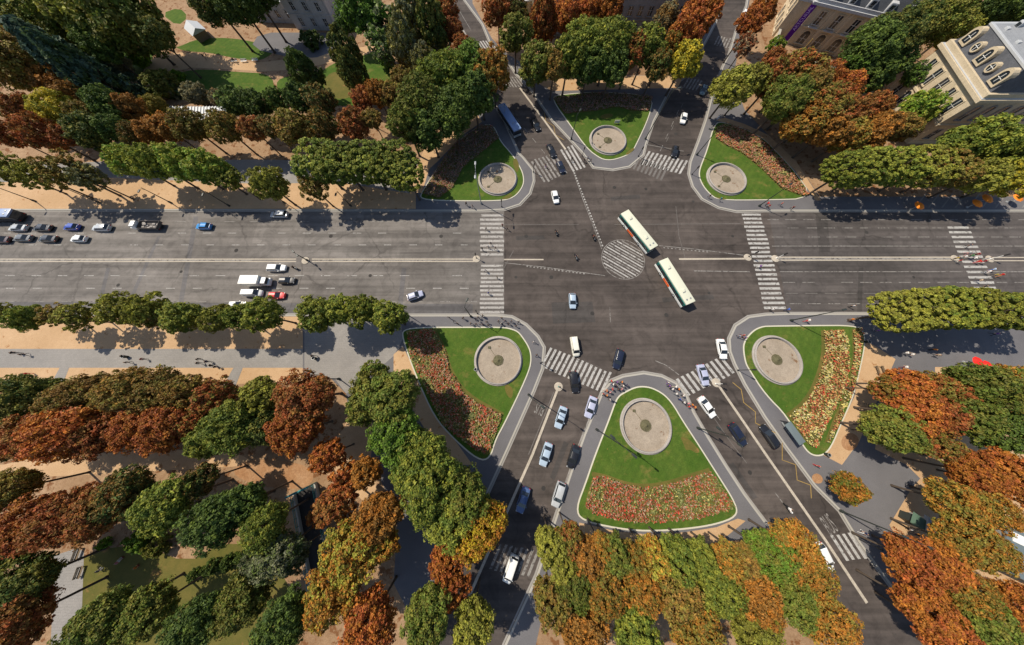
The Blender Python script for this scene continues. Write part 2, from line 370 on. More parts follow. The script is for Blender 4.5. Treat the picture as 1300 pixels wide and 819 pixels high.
# south-west
top('gravel_walk', 'w-420,13.6 0,402 385,402 385,443 0,443 w-420,5.2', 'sand', 1)
top('path', 'w-420,5.3 0,443 385,443 385,467 0,467 w-420,.2', 'paver', 2)
top('park_ground', 'w-420,.3 0,467 385,467 385,490 420,480 440,500 445,540 480,600 505,660 500,740 540,819 w-60,-300 w-420,-300', 'soil_and_shade', 1)  # darker ground than sand here: shade between the crowns put into the colour
top('gravel_path', 'w-420,-.3 0,467 385,467 385,486 0,492 w-420,-3', 'sand', 2)
top('gravel_path', 'w-420,-22 0,592 40,580 120,576 215,570 300,574 330,590 215,597 120,602 40,606 0,612 w-420,-27', 'sand', 2, 1)
top('gravel_path', '380,590 430,560 455,500 475,520 470,600 500,660 480,660 440,610', 'sand', 2, 1)
top('plaza', '387,402 508,402 512,430 500,452 470,478 440,500 425,480 387,480', 'paver', 3)
top('gravel_verge', '500,450 512,440 540,500 575,555 600,590 575,590 540,545 500,480', 'sand', 4)
top('leaf_litter', '318,580 400,590 396,622 330,618 290,600', 'litter', 3, 2)
top('lawn', '108,700 180,690 240,715 280,690 320,690 360,720 390,819 90,819 104,730', 'drygrass', 3, 1)
top('gravel_path', '66,819 70,705 100,695 108,700 104,819', 'paver', 4)
for x in (75, 295):
    top('drain_slab', '%d,467 %d,467 %d,492 %d,492' % (x+2, x+14, x+4, x-12), 'paver', 5)
# north, north-east, south, south-east
top('pale_footway', '683,106 700,116 860,112 866,100 850,96 700,98', 'sand', 2)
top('park_ground', 'w-30,420 600,5 625,50 645,70 690,96 850,96 880,70 910,8 w125,420', 'soil_and_shade', 1)
top('park_ground', '950,8 938,60 930,100 945,140 975,172 1010,205 1040,250 1300,250 w420,60 w420,420 w200,420', 'soil_and_shade', 1)
top('gravel_verge', '908,153 920,150 945,158 975,172 1010,205 1042,255 1035,255 1008,216 985,193 950,165 915,155', 'sand', 3)
top('gravel_verge', '735,663 781,674 820,678 871,675 909,669 936,658 946,661 910,690 860,702 780,702 735,690', 'sand', 1)
top('park_ground', '708,690 735,690 780,700 860,700 960,680 1010,690 1090,819 680,819', 'soil_and_shade', 2)
top('gravel_verge', '1098,434 1108,438 1136,456 1090,560 1068,590 1045,578 1066,541 1084,503', 'sand', 2)
top('gravel_verge', '1186,466 1220,464 1212,500 1186,500', 'sand', 2)
top('gravel_verge', '1128,666 1156,620 1200,570 1240,560 1300,700 1300,819 1210,819 1160,725', 'sand', 2)
top('park_ground', '1120,480 1200,500 1300,470 w420,0 w420,-300 w150,-300 1230,819 1200,640 1150,590 1110,570', 'sand', 1)
top('leaf_litter', '1066,560 1072,551 1082,549 1090,556 1088,566 1080,573 1070,570', 'litter', 3, 2)
top('leaf_litter', '1030,603 1037,600 1044,606 1043,613 1035,614 1030,609', 'litter', 3, 2)
top('plaza', '1186,402 1300,402 1300,466 1186,466', 'pave', 3)
for x in range(1160, 1300, 17):
    top('paving_band', '%d,246 %d,246 %d,264 %d,264' % (x+14, x+16, x+2, x), 'kerbdark', 2)
# --- lawns of the six gardens, with their pale stone edging
LAWN = {
 'F': '511,418 538,415 600,415 639,415 649,417 658,420.5 664,428 670,437 674,446 675,457 672.6,470 660,499 640,540 630,558 622.6,583 607,585 576,558 551,530 530,483 520,457 511,430',
 'E': '791,498 805,491 816,489.7 827,491.6 839,497.6 848,505 857,517 865,531 886,563 909,599 935,640 935,656 909,666 871,672 820,675 781,671 737.4,661 730,645 742.6,612 753,581 773,530 780,510 785,502',
 'D': '942,442 944,433 948.6,426 957,418 967,414 976,413.5 1030,412.8 1083,412.6 1095,420 1098,434 1093,462 1083,503 1067,539 1054.6,568.5 1044,579 1030,579 1018.7,568.5 998,529 970,501 950,470 945,461',
 'A': '533,254 570,256 635,256 649,253 658,246.6 664.7,236 665.6,227 662.8,216 651.7,197.4 635,179 628,160 615,157.7 589,172 561,205 535,244',
 'B': '699,125.6 709,120.5 763,116.7 830,122 824.6,148.7 806.7,187 802,194 794,199 778.5,204 768,204 760,201 745,190 724.6,161.5',
 'C': '906,157 917,155 945,164 970,177 985,193 1008,217 1033,253 970,255 911,255 900,247 891,236 886.5,225 887,216 890.6,206 897,190'}
LP = {}
for k, t in LAWN.items():
    p = ccw(chaikin(P(t), 2)); LP[k] = p
    sheet('lawn_edging', p, .20, M['border'], skirt=.1)
    sheet('lawn', inset(p, .28), .225, M['grass'], skirt=.03)
RED, WH, YE, PK, GR1, GR2, DKR, PU = (.46, .045, .03), (.50, .44, .34), (.50, .42, .13), (.40, .14, .13), (.07, .10, .025), (.16, .165, .06), (.22, .055, .045), (.16, .07, .13)
GR3 = (.035, .06, .015)
FL = {'red': flower_mat('red_bedding', [(0, GR2), (.15, GR1), (.22, YE), (.26, GR2), (.33, GR1), (.39, RED), (.47, GR1), (.51, WH), (.54, GR2), (.58, PK), (.61, GR1), (.66, RED), (.74, GR3), (.78, DKR), (.82, GR2), (.9, RED)]),
      'yellow': flower_mat('yellow_bedding', [(0, YE), (.16, GR2), (.22, YE), (.31, WH), (.35, GR2), (.39, YE), (.45, GR1), (.48, RED), (.54, GR2), (.58, DKR), (.63, RED), (.67, GR1), (.71, YE), (.78, GR2), (.84, RED)]),
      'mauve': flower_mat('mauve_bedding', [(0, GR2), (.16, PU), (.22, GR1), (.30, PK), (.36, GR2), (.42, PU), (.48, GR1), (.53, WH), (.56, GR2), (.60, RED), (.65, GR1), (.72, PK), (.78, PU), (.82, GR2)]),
      'rust': flower_mat('rust_bedding', [(0, GR2), (.18, YE), (.24, GR1), (.30, PK), (.36, GR2), (.41, RED), (.47, GR1), (.51, WH), (.54, GR2), (.58, RED), (.64, GR1), (.69, PK), (.74, GR2), (.80, YE), (.85, RED)])}
BED = [('red', '753,602 768,604 794,614 820,617 850,612 876,603 899,596.7 912,612 930,642 924,646 884,657 840,662 794,661 752,651 742,641 747,622', 'broad red and white flower bed across the central south lawn'),
       ('red', '517.5,420 551,418 566,444 571,468 592,501 638,526.7 625,562 618,576 602,569 563,539 535,480 522,455', 'long red and green flower bed edging the south-west lawn'),
       ('yellow', '1043,420 1067,419 1074,432 1075,488 1060,514 1047,537 1034,568 1024,564 998,527 1016,514 1029,496 1039,470 1044,447', 'yellow and red flower bed on the south-east lawn, broad strip'),
       ('yellow', '1080,418 1091,416 1092,427 1088,460 1082,489 1064,530 1050,560 1045,562 1056,532 1076,488 1081,450', 'narrow yellow flower strip along outer edge of the south-east lawn'),
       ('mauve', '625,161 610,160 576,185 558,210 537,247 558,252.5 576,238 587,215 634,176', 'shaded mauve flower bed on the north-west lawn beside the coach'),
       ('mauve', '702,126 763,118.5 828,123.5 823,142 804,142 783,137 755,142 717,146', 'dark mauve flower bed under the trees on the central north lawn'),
       ('rust', '908,164 920,158 945,166 975,187 1000,215 1025,248 1018,250 990,240 965,215 940,195 918,184 907,176', 'rust and white flower bed on the north-east lawn')]
def flower_bed(mat, txt, label):
    p = ccw(P(txt)); xs = [q.x for q in p]; ys = [q.y for q in p]; bm = bmesh.new()
    area = abs(sum(a.x*b.y-b.x*a.y for a, b in zip(p, p[1:]+p[:1])))/2
    vv = [bm.verts.new((q.x, q.y, .24)) for q in p]; bm.faces.new(vv).material_index = 1
    n = int(area*26); k = 0
    while k < n:
        x = random.uniform(min(xs), max(xs)); y = random.uniform(min(ys), max(ys))
        if not inside(p, x, y): continue
        k += 1; hh = .25+.22*(1+math.sin(x*1.9)*math.cos(y*1.6))*random.uniform(.5, 1.1); s = random.uniform(.08, .2)
        if math.sin(x*2.7+1)*math.sin(y*2.3) > .82: continue
        a = random.uniform(0, 6.28)
        cx, cy = math.cos(a)*s, math.sin(a)*s; tz = random.uniform(-.12, .12); tw = random.uniform(-.12, .12)
        bm.faces.new([bm.verts.new(q) for q in ((x+cx, y+cy, .24+hh+tz), (x-cy, y+cx, .24+hh+tw), (x-cx, y-cy, .24+hh-tz), (x+cy, y-cx, .24+hh-tw))])
    o = mesh_obj('flower_bed', bm, [FL[mat], M['drygrass']]); tag(o, label, 'flower bed', 'flower beds of the roundabout gardens', 'stuff')
for b in BED: flower_bed(*b)
def bed_edge(txt):
    g = bmesh.new(); strip(g, chaikin(P(txt), 2, False), .7, .232); o = mesh_obj('bed_edging', g, M['drygrass']); o['kind'] = 'structure'
bed_edge('751,601 768,604 794,614 820,617 850,612 876,603 900,596'); bed_edge('551,418 566,444 571,468 592,501 639,526')
bed_edge('1043,420 1044,447 1039,470 1029,496 1016,514 998,527')
for t_ in ('862,553 872,556 879,562 888,572 884,576 875,570 870,572 867,563', '607,570 620,560 628,566 618,580', '655,200 660,212 656,222 650,206', '640,250 652,246 648,253 636,254', '793,196 803,188 806,190 796,198', '760,148 774,144 780,148 766,153', '905,250 925,253 916,254.5', '640,486 652,492 650,508 642,500'):
    sheet('worn_turf', chaikin(P(t_), 2), .2285, M['drygrass'])
# ------------------------------------------------------------------ road markings
MK = {}
def mk(mat):
    if mat not in MK: MK[mat] = bmesh.new()
    return MK[mat]
def line(txt, wd=.14, mat='faded', z=.012): strip(mk(mat), P(txt), wd, z)
def dashes(a, b, on, period, wd=.14, mat='white', z=.013, off=0.0, skip=.0):
    A, B = gp(*a), gp(*b); d = (B-A); L = d.length; d.normalize(); t = off
    while t+on < L:
        if random.random() >= skip: strip(mk(mat), [A+d*t, A+d*(t+on)], wd, z)
        t += period
def zebra(a, b, n, ln, mat='white', fill=.5, z=.016):
    """n bars between pixel points a and b (centre line); ln = pixel vector along which each bar lies (half length)"""
    A, B = gp(*a), gp(*b); d = B-A; m = ((a[0]+b[0])/2, (a[1]+b[1])/2); e = gp(m[0]+ln[0], m[1]+ln[1])-gp(*m)
    wd = d.length/n*fill; bm = bmesh.new()
    for i in range(n):
        p = A+d*((i+.5)/n); j = random.uniform(.92, 1.03); u = d.normalized()*wd/2
        q = [p-e*j-u, p-e*j+u, p+e*j+u, p+e*j-u]; q = q if (q[1]-q[0]).cross(q[2]-q[1]).z > 0 else q[::-1]
        bm.faces.new([bm.verts.new((r.x, r.y, z)) for r in q])
    o = mesh_obj('zebra_crossing', bm, M[mat]); o['kind'] = 'structure'; return o
zebra((624.5, 271), (624.5, 326), 10, (15, 0), 'mid'); zebra((624.5, 335), (624.5, 399), 12, (15, 0), 'mid'); zebra((953, 270), (984.5, 394), 22, (13, 0))
zebra((1215, 286), (1255, 376), 14, (14.5, 0), 'white', .45)
zebra((681, 219), (713, 206), 7, (9, 14), 'faded'); zebra((718, 204.5), (736, 197.5), 4, (9, 15))
zebra((817, 200), (870, 213), 10, (-5, 8.5)); zebra((806, 206), (845, 222), 8, (-4, 8), 'ghost')
zebra((869, 105), (889, 109), 5, (-4, 6.5), 'faded'); zebra((908, 51), (930, 56), 6, (-3, 6), 'faded')
zebra((602, 60), (622, 57), 6, (4, 6)); zebra((638, 104), (664, 104), 7, (5, 7), 'faded')
zebra((691, 452), (772, 487), 14, (-6.5, 13)); zebra((864, 493), (926, 462), 10, (8.5, 11))
zebra((626, 706), (680, 716), 8, (-7, 17), 'faded'); zebra((1062, 696), (1092, 692), 4, (11, 17))
for y, on, per, m, sk in ((281.5, 3, 6.6, 'faded', .2), (296, 2.2, 6.6, 'white', .25), (311, 2.0, 6.6, 'white', .15), (350, 2.4, 6.6, 'white', .1), (366, 2.2, 6.6, 'white', .1), (383, 2.4, 6.6, 'faded', .1)):
    dashes((-60, y), (606, y), on, per, .15, m, skip=sk)
for y, on, per, m in ((279, 3, 4.8, 'faded'), (289.5, 3, 4.8, 'faded'), (301, 3, 4.8, 'faded'), (358.5, 3, 4.8, 'faded'), (372.5, 3, 4.8, 'ghost'), (385.6, 3, 4.8, 'faded')):
    dashes((972+(y-270)*.25, y), (1390, y), on, per, .16, m, skip=.05)
line('980,312.5 1390,312.5', .18, 'faded'); line('990,345 1390,345', .18, 'faded')
for x0, x1 in ((-60, 376), (396, 604)):
    line('%d,329 %d,329' % (x0, x1), .28, 'sett', .014); line('%d,332 %d,332' % (x0, x1), .28, 'sett', .014)
line('-60,330.5 320,330.5', .5, 'faded', .012); line('404,330.5 560,331', .25, 'faded', .012)
line('986,326.6 1212,326.6', .3, 'sett', .014); line('986,330.4 1212,330.4', .3, 'sett', .014); line('986,328.5 1212,328.5', .45, 'faded', .012)
line('1256,327 1390,327', .3, 'sett', .014); line('1256,331 1390,331', .3, 'sett', .014)
line('640,329.5 690,329.6', .35, 'sett', .014); line('862,329 946,328.5', .45, 'sett', .014); line('880,344 952,345', .22, 'faded'); line('640,340 652,318', .15, 'ghost')
for t in ('727,216 740,253 755,292 764,316', '640,333.6 690,339 768,350', '837,312 880,316 951,325'):
    line(t, .16, 'faded')
dashes((729, 219), (766, 315), .45, .9, .35, 'white', .016); dashes((668, 338), (745, 348), .45, .9, .35, 'faded', .016); dashes((842, 314.5), (900, 320), .45, 1.0, .3, 'faded', .016)
line('858,262 862,300 871,332', .12, 'ghost'); line('640,285 735,285', .12, 'ghost'); line('780,285 940,284', .14, 'ghost'); line('774,390 775,410', .12, 'faded')
line('832,458 846,464 862,476', .16, 'faded')
# diagonal striped disc in the middle of the junction
ctr = gp(791, 329); rad = 5.45; bm = mk('faded'); prev = None
ring = [ctr+Vector((math.cos(t*math.pi/32), math.sin(t*math.pi/32), 0))*rad for t in range(65)]; strip(bm, ring, .16, .013)
ddir = (gp(815, 341)-gp(775, 318)); ddir.z = 0; ddir.normalize(); dn = Vector((-ddir.y, ddir.x, 0))
for k in range(-7, 8):
    o_ = k*.74; hl = math.sqrt(max(0, (rad-.25)**2-o_*o_))
    if hl > .6: strip(mk('white' if k % 2 else 'faded'), [ctr+dn*o_-ddir*hl, ctr+dn*o_+ddir*hl], .36, .014)
# separators and lanes of the side roads
def separator(txt, wd=.5, h=.10):
    p = P(txt); g = bmesh.new()
    for a, b in zip(p, p[1:]):
        d = (b-a).normalized(); n = Vector((-d.y, d.x, 0))*wd/2
        vs = [g.verts.new((q.x, q.y, z)) for z in (0, h) for q in (a-n, b-n, b+n, a+n)]
        for q in ((4, 5, 6, 7), (0, 1, 5, 4), (1, 2, 6, 5), (2, 3, 7, 6), (3, 0, 4, 7)): g.faces.new([vs[i] for i in q])
    o = mesh_obj('lane_separator', g, M['sett']); o['kind'] = 'structure'
separator('708,494 676,577 648,640 624,692 590,770'); separator('911,488 951.5,547 972,577 1047,685 1100,765'); separator('660,112 690,152 718,190')
line('703,498 671,577', .16, 'ghost')
dashes((757, 505), (719, 610), 2.2, 4.6, .14, 'faded'); line('906,530 928,562 948,588', .12, 'ghost'); dashes((880, 488), (1010, 660), 2.5, 6, .14, 'faded', skip=.2)
dashes((744, 540), (690, 690), 2.0, 5, .12, 'ghost'); dashes((655, 150), (700, 205), 2, 4.6, .14, 'faded'); dashes((846, 180), (872, 120), 2, 5, .14, 'ghost'); line('812,182 868,192', .3, 'ghost')
dashes((838, 192), (866, 130), 2.4, 5.2, .14, 'faded'); dashes((575, 0), (606, 52), 9, 9.2, .16, 'faded')
line('930,485.6 941,494.6 944,511 959,523 959,537 985,550 993,561 993,584 1010,590 1012,609.5 1029,616 1030,632.6', .17, 'yellow')
line('691,143 693,154 703,160 705,171 716,178', .15, 'yellow')
for m_, bm in MK.items():
    o = mesh_obj('lane_marking', bm, M[m_]); o['kind'] = 'structure'
def lettering(name, body, mat, M4, kind=None, parent=None):
    cu = bpy.data.curves.new(name, 'FONT'); cu.body = body; cu.align_x = 'CENTER'; cu.align_y = 'CENTER'; cu.size = 1.0; cu.extrude = 0.002; cu.resolution_u = 3
    tmp = bpy.data.objects.new(name, cu); C.objects.link(tmp); bpy.context.view_layer.update()
    me = bpy.data.meshes.new_from_object(tmp.evaluated_get(bpy.context.evaluated_depsgraph_get())); me.name = name
    bpy.data.objects.remove(tmp); me.materials.clear(); me.materials.append(mat); me.transform(M4)
    o = bpy.data.objects.new(name, me); C.objects.link(o)
    if kind: o['kind'] = kind
    if parent is not None: o.parent = parent
    return o
def ground_text(body, at, right, up, w_, h_, mat):
    o = gp(*at); r = (gp(*right)-o).normalized(); u = (gp(*up)-o); u = (u-r*u.dot(r)).normalized()
    lettering('lane_lettering', body, mat, Matrix(((r.x*w_, u.x*h_, 0, o.x), (r.y*w_, u.y*h_, 0, o.y), (0, 0, 1, .02), (0, 0, 0, 1))), 'structure')
ground_text('BUS', (1053, 667), (1062, 661), (1043, 652), 1.25, 4.6, M['faded'])
ground_text('BUS', (685.5, 519), (676, 514), (677, 538), 1.15, 3.2, M['faded'])
# ------------------------------------------------------------------ fountain basins
def basin(px, py, label, dirty=0):
    p = gp(px, py); t = empty('fountain_basin', (p.x, p.y, .225)); tag(t, label, 'fountain', 'round fountain basins in the gardens')
    b = bmesh.new(); lathe(b, [(5.5, 0), (5.5, .2), (5.42, .25), (5.24, .25), (5.22, .62), (5.16, .66), (4.98, .66), (4.93, .6), (4.9, -.02)], 72); mesh_obj('rim', b, M['rimstone'], t, True)
    b = bmesh.new(); r = lathe(b, [(4.92, .02), (4.2, .015), (2.5, .01), (.9, .01)], 64); b.faces.new(r[-1]); mesh_obj('floor', b, M['basin'], t)
    b = bmesh.new(); random.seed(int(px))
    lathe(b, [(1.05, .0), (1.05, .1), (.95, .14), (.5, .2), (.12, .55), (.05, .6)], 20)
    for k in range(26):
        a = k*2*math.pi/26; ball(b, (1.12*math.cos(a), 1.12*math.sin(a), .07), random.uniform(.09, .15))
    for k in range(34):
        a = random.uniform(0, 6.28); q = random.uniform(.15, 1.0); ball(b, (q*math.cos(a), q*math.sin(a), .16), random.uniform(.07, .2), sc=(1, 1, .8))
    mesh_obj('nozzle_cluster', b, M['nozzle'], t, True)
    for a in ((3.9, 2.4) if dirty else (2.2,)):
        b = bmesh.new(); tube(b, [(1.1*math.cos(a), 1.1*math.sin(a), .05), (3.6*math.cos(a), 3.6*math.sin(a), .05)], .035, 6)
        box(b, 3.6*math.cos(a)-.3, 3.6*math.cos(a)+.3, 3.6*math.sin(a)-.25, 3.6*math.sin(a)+.25, .02, .22, 0, .04)
        mesh_obj('water_pipe', b, M['nozzle'], t)
for a in ((632.7, 457.7, 'pale dry fountain basin on the south-west lawn', 0), (819, 540, 'dry fountain basin on central south lawn with dark nozzle cluster', 0),
          (984.8, 456.7, 'fountain basin on the south-east lawn beside yellow flower bed', 0), (632, 228.5, 'half shaded fountain basin on the north-west lawn', 1),
          (771.3, 179.2, 'fountain basin on central north lawn with pipes across its floor', 1), (921, 228, 'stained fountain basin on the north-east lawn', 1)): basin(*a)
random.seed(11)
# ------------------------------------------------------------------ TREES
def crown_mesh(name, shape, nclump, nleaf, leaf, seed):
    R = random.Random(seed); bm = bmesh.new(); ga = math.pi*(3-math.sqrt(5))
    for i in range(nclump):
        z = 1-2*(i+.5)/nclump; th = ga*i+R.uniform(-.3, .3); z = max(-1, min(1, z+R.uniform(-.1, .1))); rr = math.sqrt(1-z*z)
        d = Vector((rr*math.cos(th), rr*math.sin(th), z)); q = R.uniform(.68, .96) if R.random() < .84 else R.uniform(.2, .6); cr = R.uniform(.11, .24)
        if shape == 'clipped':
            e = 3.6; n = (abs(d.x)**e+abs(d.y)**e+abs(d.z)**e)**(1/e); d = d/n; cr *= .60; q = R.uniform(.86, .93) if R.random() < .85 else R.uniform(.3, .7)
        elif shape == 'tall':
            f = 1.0-.45*max(0, d.z)-.1*max(0, -d.z); d = Vector((d.x*f, d.y*f, d.z)); cr *= .85
        elif shape == 'conifer':
            f = .12+.88*(1-(d.z+1)/2)**.9; a = math.atan2(d.y, d.x)+R.uniform(-.2, .2); f *= R.uniform(.7, 1.05); d = Vector((math.cos(a)*f, math.sin(a)*f, d.z)); cr *= .62; q = 1
        elif shape == 'loose':
            q = R.uniform(.35, 1.0); cr *= R.uniform(.5, .9)
        else:
            f = 1+.13*math.sin(3*th+seed)+.09*math.sin(5*th*1.3+seed*2)+.1*math.sin(4*z+seed); d = Vector((d.x*f, d.y*f, d.z*(1 if d.z > 0 else .8)))
        cc = d*q
        for k in range(nleaf):
            v = Vector((R.gauss(0, 1), R.gauss(0, 1), R.gauss(0, 1))).normalized(); v = (v+d.normalized()*.55+Vector((0, 0, .25))).normalized()
            p = cc+v*cr*R.uniform(.55, 1.1)
            n = (v+Vector((R.gauss(0, .45), R.gauss(0, .45), R.gauss(.38, .45)))).normalized()
            a = n.orthogonal().normalized(); a = Matrix.Rotation(R.uniform(0, 6.28), 3, n) @ a; b = n.cross(a); s = leaf*(R.uniform(.45, 1.0) if R.random() < .6 else R.uniform(1.0, 1.7)); s2 = s*R.uniform(.55, .9)
            m = n*s*.18
            bm.faces.new([bm.verts.new(p+x) for x in (a*s-m, b*s2+m, a*-s-m, b*-s2+m)])
    hr = sorted(math.hypot(v.co.x, v.co.y) for v in bm.verts); vr = sorted(abs(v.co.z) for v in bm.verts); kx = 1/hr[int(len(hr)*.975)]; kz = 1/vr[int(len(vr)*.975)]
    for v in bm.verts: v.co.x *= kx; v.co.y *= kx; v.co.z *= kz
    me = bpy.data.meshes.new(name); bm.to_mesh(me); bm.free(); me.materials.append(M['leaf']); return me
def trunk_mesh(name, seed, limbs=6):
    R = random.Random(seed); bm = bmesh.new()
    tube(bm, [(0, 0, 0), (.004, .0, .05), (.01, .01, .5), (.0, .02, .95), (.02, 0, 1.25)], [.085, .06, .05, .038, .012], 9)
    for i in range(limbs):
        a = i*2*math.pi/limbs+R.uniform(-.4, .4); z = R.uniform(.58, .85); l = R.uniform(.45, .7)
        tube(bm, [(0, 0, z), (math.cos(a)*l*.45, math.sin(a)*l*.45, z+.16), (math.cos(a)*l, math.sin(a)*l, z+R.uniform(.25, .42))], [.03, .02, .007], 6)
        a2 = a+R.uniform(.4, .8)
        tube(bm, [(math.cos(a)*l*.45, math.sin(a)*l*.45, z+.16), (math.cos(a2)*l*.9, math.sin(a2)*l*.9, z+R.uniform(.2, .4))], [.016, .005], 5)
    me = bpy.data.meshes.new(name); bm.to_mesh(me); bm.free(); me.materials.append(M['bark']); me.shade_smooth(); return me
CROWN = {'round': [crown_mesh('crown', 'round', 170, 50, .054, i) for i in (1, 2, 3, 4)],
         'big': [crown_mesh('crown', 'round', 270, 50, .042, i) for i in (5, 6, 18)],
         'clipped': [crown_mesh('crown', 'clipped', 260, 42, .050, i) for i in (7, 8)],
         'tall': [crown_mesh('crown', 'tall', 170, 46, .055, i) for i in (9, 10)],
         'conifer': [crown_mesh('crown', 'conifer', 200, 40, .055, i) for i in (11, 12)],
         'loose': [crown_mesh('crown', 'loose', 140, 44, .054, i) for i in (13, 14)],
         'shrub': [crown_mesh('crown', 'round', 70, 60, .085, i) for i in (15, 16)]}
TRUNK = [trunk_mesh('trunk', i) for i in (21, 22, 23)]
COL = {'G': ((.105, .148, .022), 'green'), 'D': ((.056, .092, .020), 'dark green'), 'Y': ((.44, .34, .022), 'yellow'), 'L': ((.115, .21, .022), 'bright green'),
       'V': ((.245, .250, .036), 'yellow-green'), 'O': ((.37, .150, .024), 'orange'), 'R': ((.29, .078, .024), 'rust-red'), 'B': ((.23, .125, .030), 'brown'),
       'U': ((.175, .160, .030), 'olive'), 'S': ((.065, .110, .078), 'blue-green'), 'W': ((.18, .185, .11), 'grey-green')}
ORD = 'first second third fourth fifth sixth seventh eighth ninth tenth eleventh twelfth thirteenth fourteenth fifteenth sixteenth'.split()
SHN = {'r': ('round', .88, 'tree', 'broad_tree'), 'b': ('big', .85, 'tree', 'broad_tree'), 'c': ('clipped', .62, 'clipped tree', 'clipped_tree'), 't': ('tall', 1.5, 'tall tree', 'tall_tree'),
       'k': ('conifer', 1.9, 'conifer', 'conifer_tree'), 'l': ('loose', .85, 'sparse tree', 'sparse_tree'), 's': ('shrub', .8, 'shrub', 'shrub')}
tcount = [0]
def tree_zone(phrase, group, txt):
    ent = []
    for e in txt.split():
        q = e.split(','); ent.append((float(q[0]), float(q[1]), float(q[2]), q[3], q[4], float(q[5]) if len(q) > 5 else None))
    ent.sort(); n = len(ent)
    for i, (px, py, r, colr, shp, zc) in enumerate(ent):
        sh, vr, noun, nm = SHN[shp]
        if zc is None: zc = {'r': 7.5, 'b': 9, 'c': 7.2, 't': 9, 'k': 9, 'l': 6.5, 's': 1.2}[shp]
        if shp != 's' and 5 < zc < 10.5: zc *= 1.36 if px < 900 or py < 300 else 1.25
        if shp != 's' and zc < 10.9 and zc > 10.4 and shp == 'b': zc = 11
        p = gp(px, py, zc); rad_ = r*mpp(p, zc)*1.05; rv = min(rad_*vr, zc*.86)
        if shp == 's': rv = min(rad_*.8, 2.2); zc = rv*.8; p = gp(px, py, zc); rad_ = r*mpp(p, zc)
        t = empty(nm, (p.x, p.y, .14)); a, b = colr[0], colr[-1]
        look = COL[a][1] if a == b else COL[a][1]+' and '+COL[b][1]
        pl = ('leftmost' if i == 0 else 'rightmost' if i == n-1 else ORD[i]+' from left') if n > 1 else ''
        tag(t, (look+' '+noun+(', '+pl if pl else '')+' '+phrase), 'shrub' if shp == 's' else 'tree', group)
        cm = CROWN[sh][tcount[0] % len(CROWN[sh])]; tcount[0] += 1
        if sh == 'round' and rad_ > 5.6: cm = CROWN['big'][tcount[0] % 3]
        co = bpy.data.objects.new('crown', cm); C.objects.link(co); co.parent = t; co.location = (0, 0, zc); co.rotation_euler = (0, 0, random.uniform(0, 6.28) if shp != 'c' else random.choice((0, 3.14159)))
        k = random.uniform(.95, 1.12); co.scale = (rad_*k, rad_*random.uniform(.95, 1.1), rv*random.uniform(.94, 1.08))
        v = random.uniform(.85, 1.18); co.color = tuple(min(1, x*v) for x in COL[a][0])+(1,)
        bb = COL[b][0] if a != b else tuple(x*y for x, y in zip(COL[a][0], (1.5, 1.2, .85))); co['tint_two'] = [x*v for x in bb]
        tr = bpy.data.objects.new('trunk', TRUNK[tcount[0] % 3]); C.objects.link(tr); tr.parent = t
        tr.scale = (min(rad_, 6)*.95, min(rad_, 6)*.95, zc*(1.0 if shp != 's' else .6)); tr.rotation_euler = (0, 0, random.uniform(0, 6.28))
PARK = 'trees of the north-west park'
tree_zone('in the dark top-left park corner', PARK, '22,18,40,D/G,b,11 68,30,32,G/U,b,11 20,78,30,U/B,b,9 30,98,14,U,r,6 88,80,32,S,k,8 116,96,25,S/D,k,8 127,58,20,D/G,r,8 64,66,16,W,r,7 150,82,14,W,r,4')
tree_zone('leaning over the lawn at upper left', PARK, '114,12,42,V/U,b,14 156,22,42,U/G,b,13 198,44,18,U/D,r,9')
tree_zone('by the mansion at upper left', PARK, '272,4,24,D/U,b,13 300,0,27,D,b,14 318,-14,24,D,b,14')
tree_zone('under the cedar at far left', PARK, '76,106,20,O/B,r,6 100,124,18,B,r,6 118,112,16,D,r,6')
tree_zone('around the ribbed shelter in the park', PARK, '205,107,17,U/G,r,3.5 220,115,12,W/L,s 250,120,13,W,r,3.5 280,126,10,W/B,r,3 196,136,12,U,r,5 226,98,8,L,s 178,76,12,L,s')
tree_zone('in the upper left row', 'trees in the upper left rows', '12,134,13,U,r,7 36,140,17,B/R,r,7 74,142,20,Y/V,r,7 108,146,14,U/B,r,7 137,132,18,D/G,r,8 166,137,15,B/O,r,7 300,130,16,D/G,r,7 327,134,16,D/G,r,7 352,128,14,G/D,r,7 380,126,17,D/G,r,8 407,129,17,D/B,r,8')
tree_zone('in the second left row', 'trees in the upper left rows', '10,172,15,R/B,r,7 54,170,22,R/B,r,7 88,172,14,R/B,r,7 116,167,20,D/U,r,7 145,163,17,D/G,r,7 171,170,13,B/D,r,7 191,168,15,O/B,r,7 213,163,15,B/O,r,7 243,160,20,U/B,r,7 287,162,19,U/B,r,7 322,164,14,B/R,r,7')
tree_zone('right half of second row', 'trees in the upper left rows', '344,162,13,B/D,r,7 375,164,20,U/B,r,7 411,160,18,B/D,r,7 449,158,17,B/R,r,7 473,152,12,B/U,r,7 460,126,12,R/O,r,7 480,120,15,O/B,r,7 497,121,14,B/U,r,7 512,102,14,U/B,r,7')
tree_zone('along the north avenue kerb', 'plane trees along the north kerb of the avenue', '10,216,18,V/U,l,7 48,222,18,U/V,l,7 82,216,22,U/B,l,7.5 112,226,16,U/W,l,6.5 166,205,20,V/L,r,7 196,206,22,V/G,r,7.5 232,207,22,V/L,r,7.5 266,214,21,V/L,r,7.5 292,226,14,V/G,l,6.5 342,234,21,V/U,r,6.5 398,238,17,U/B,l,6')
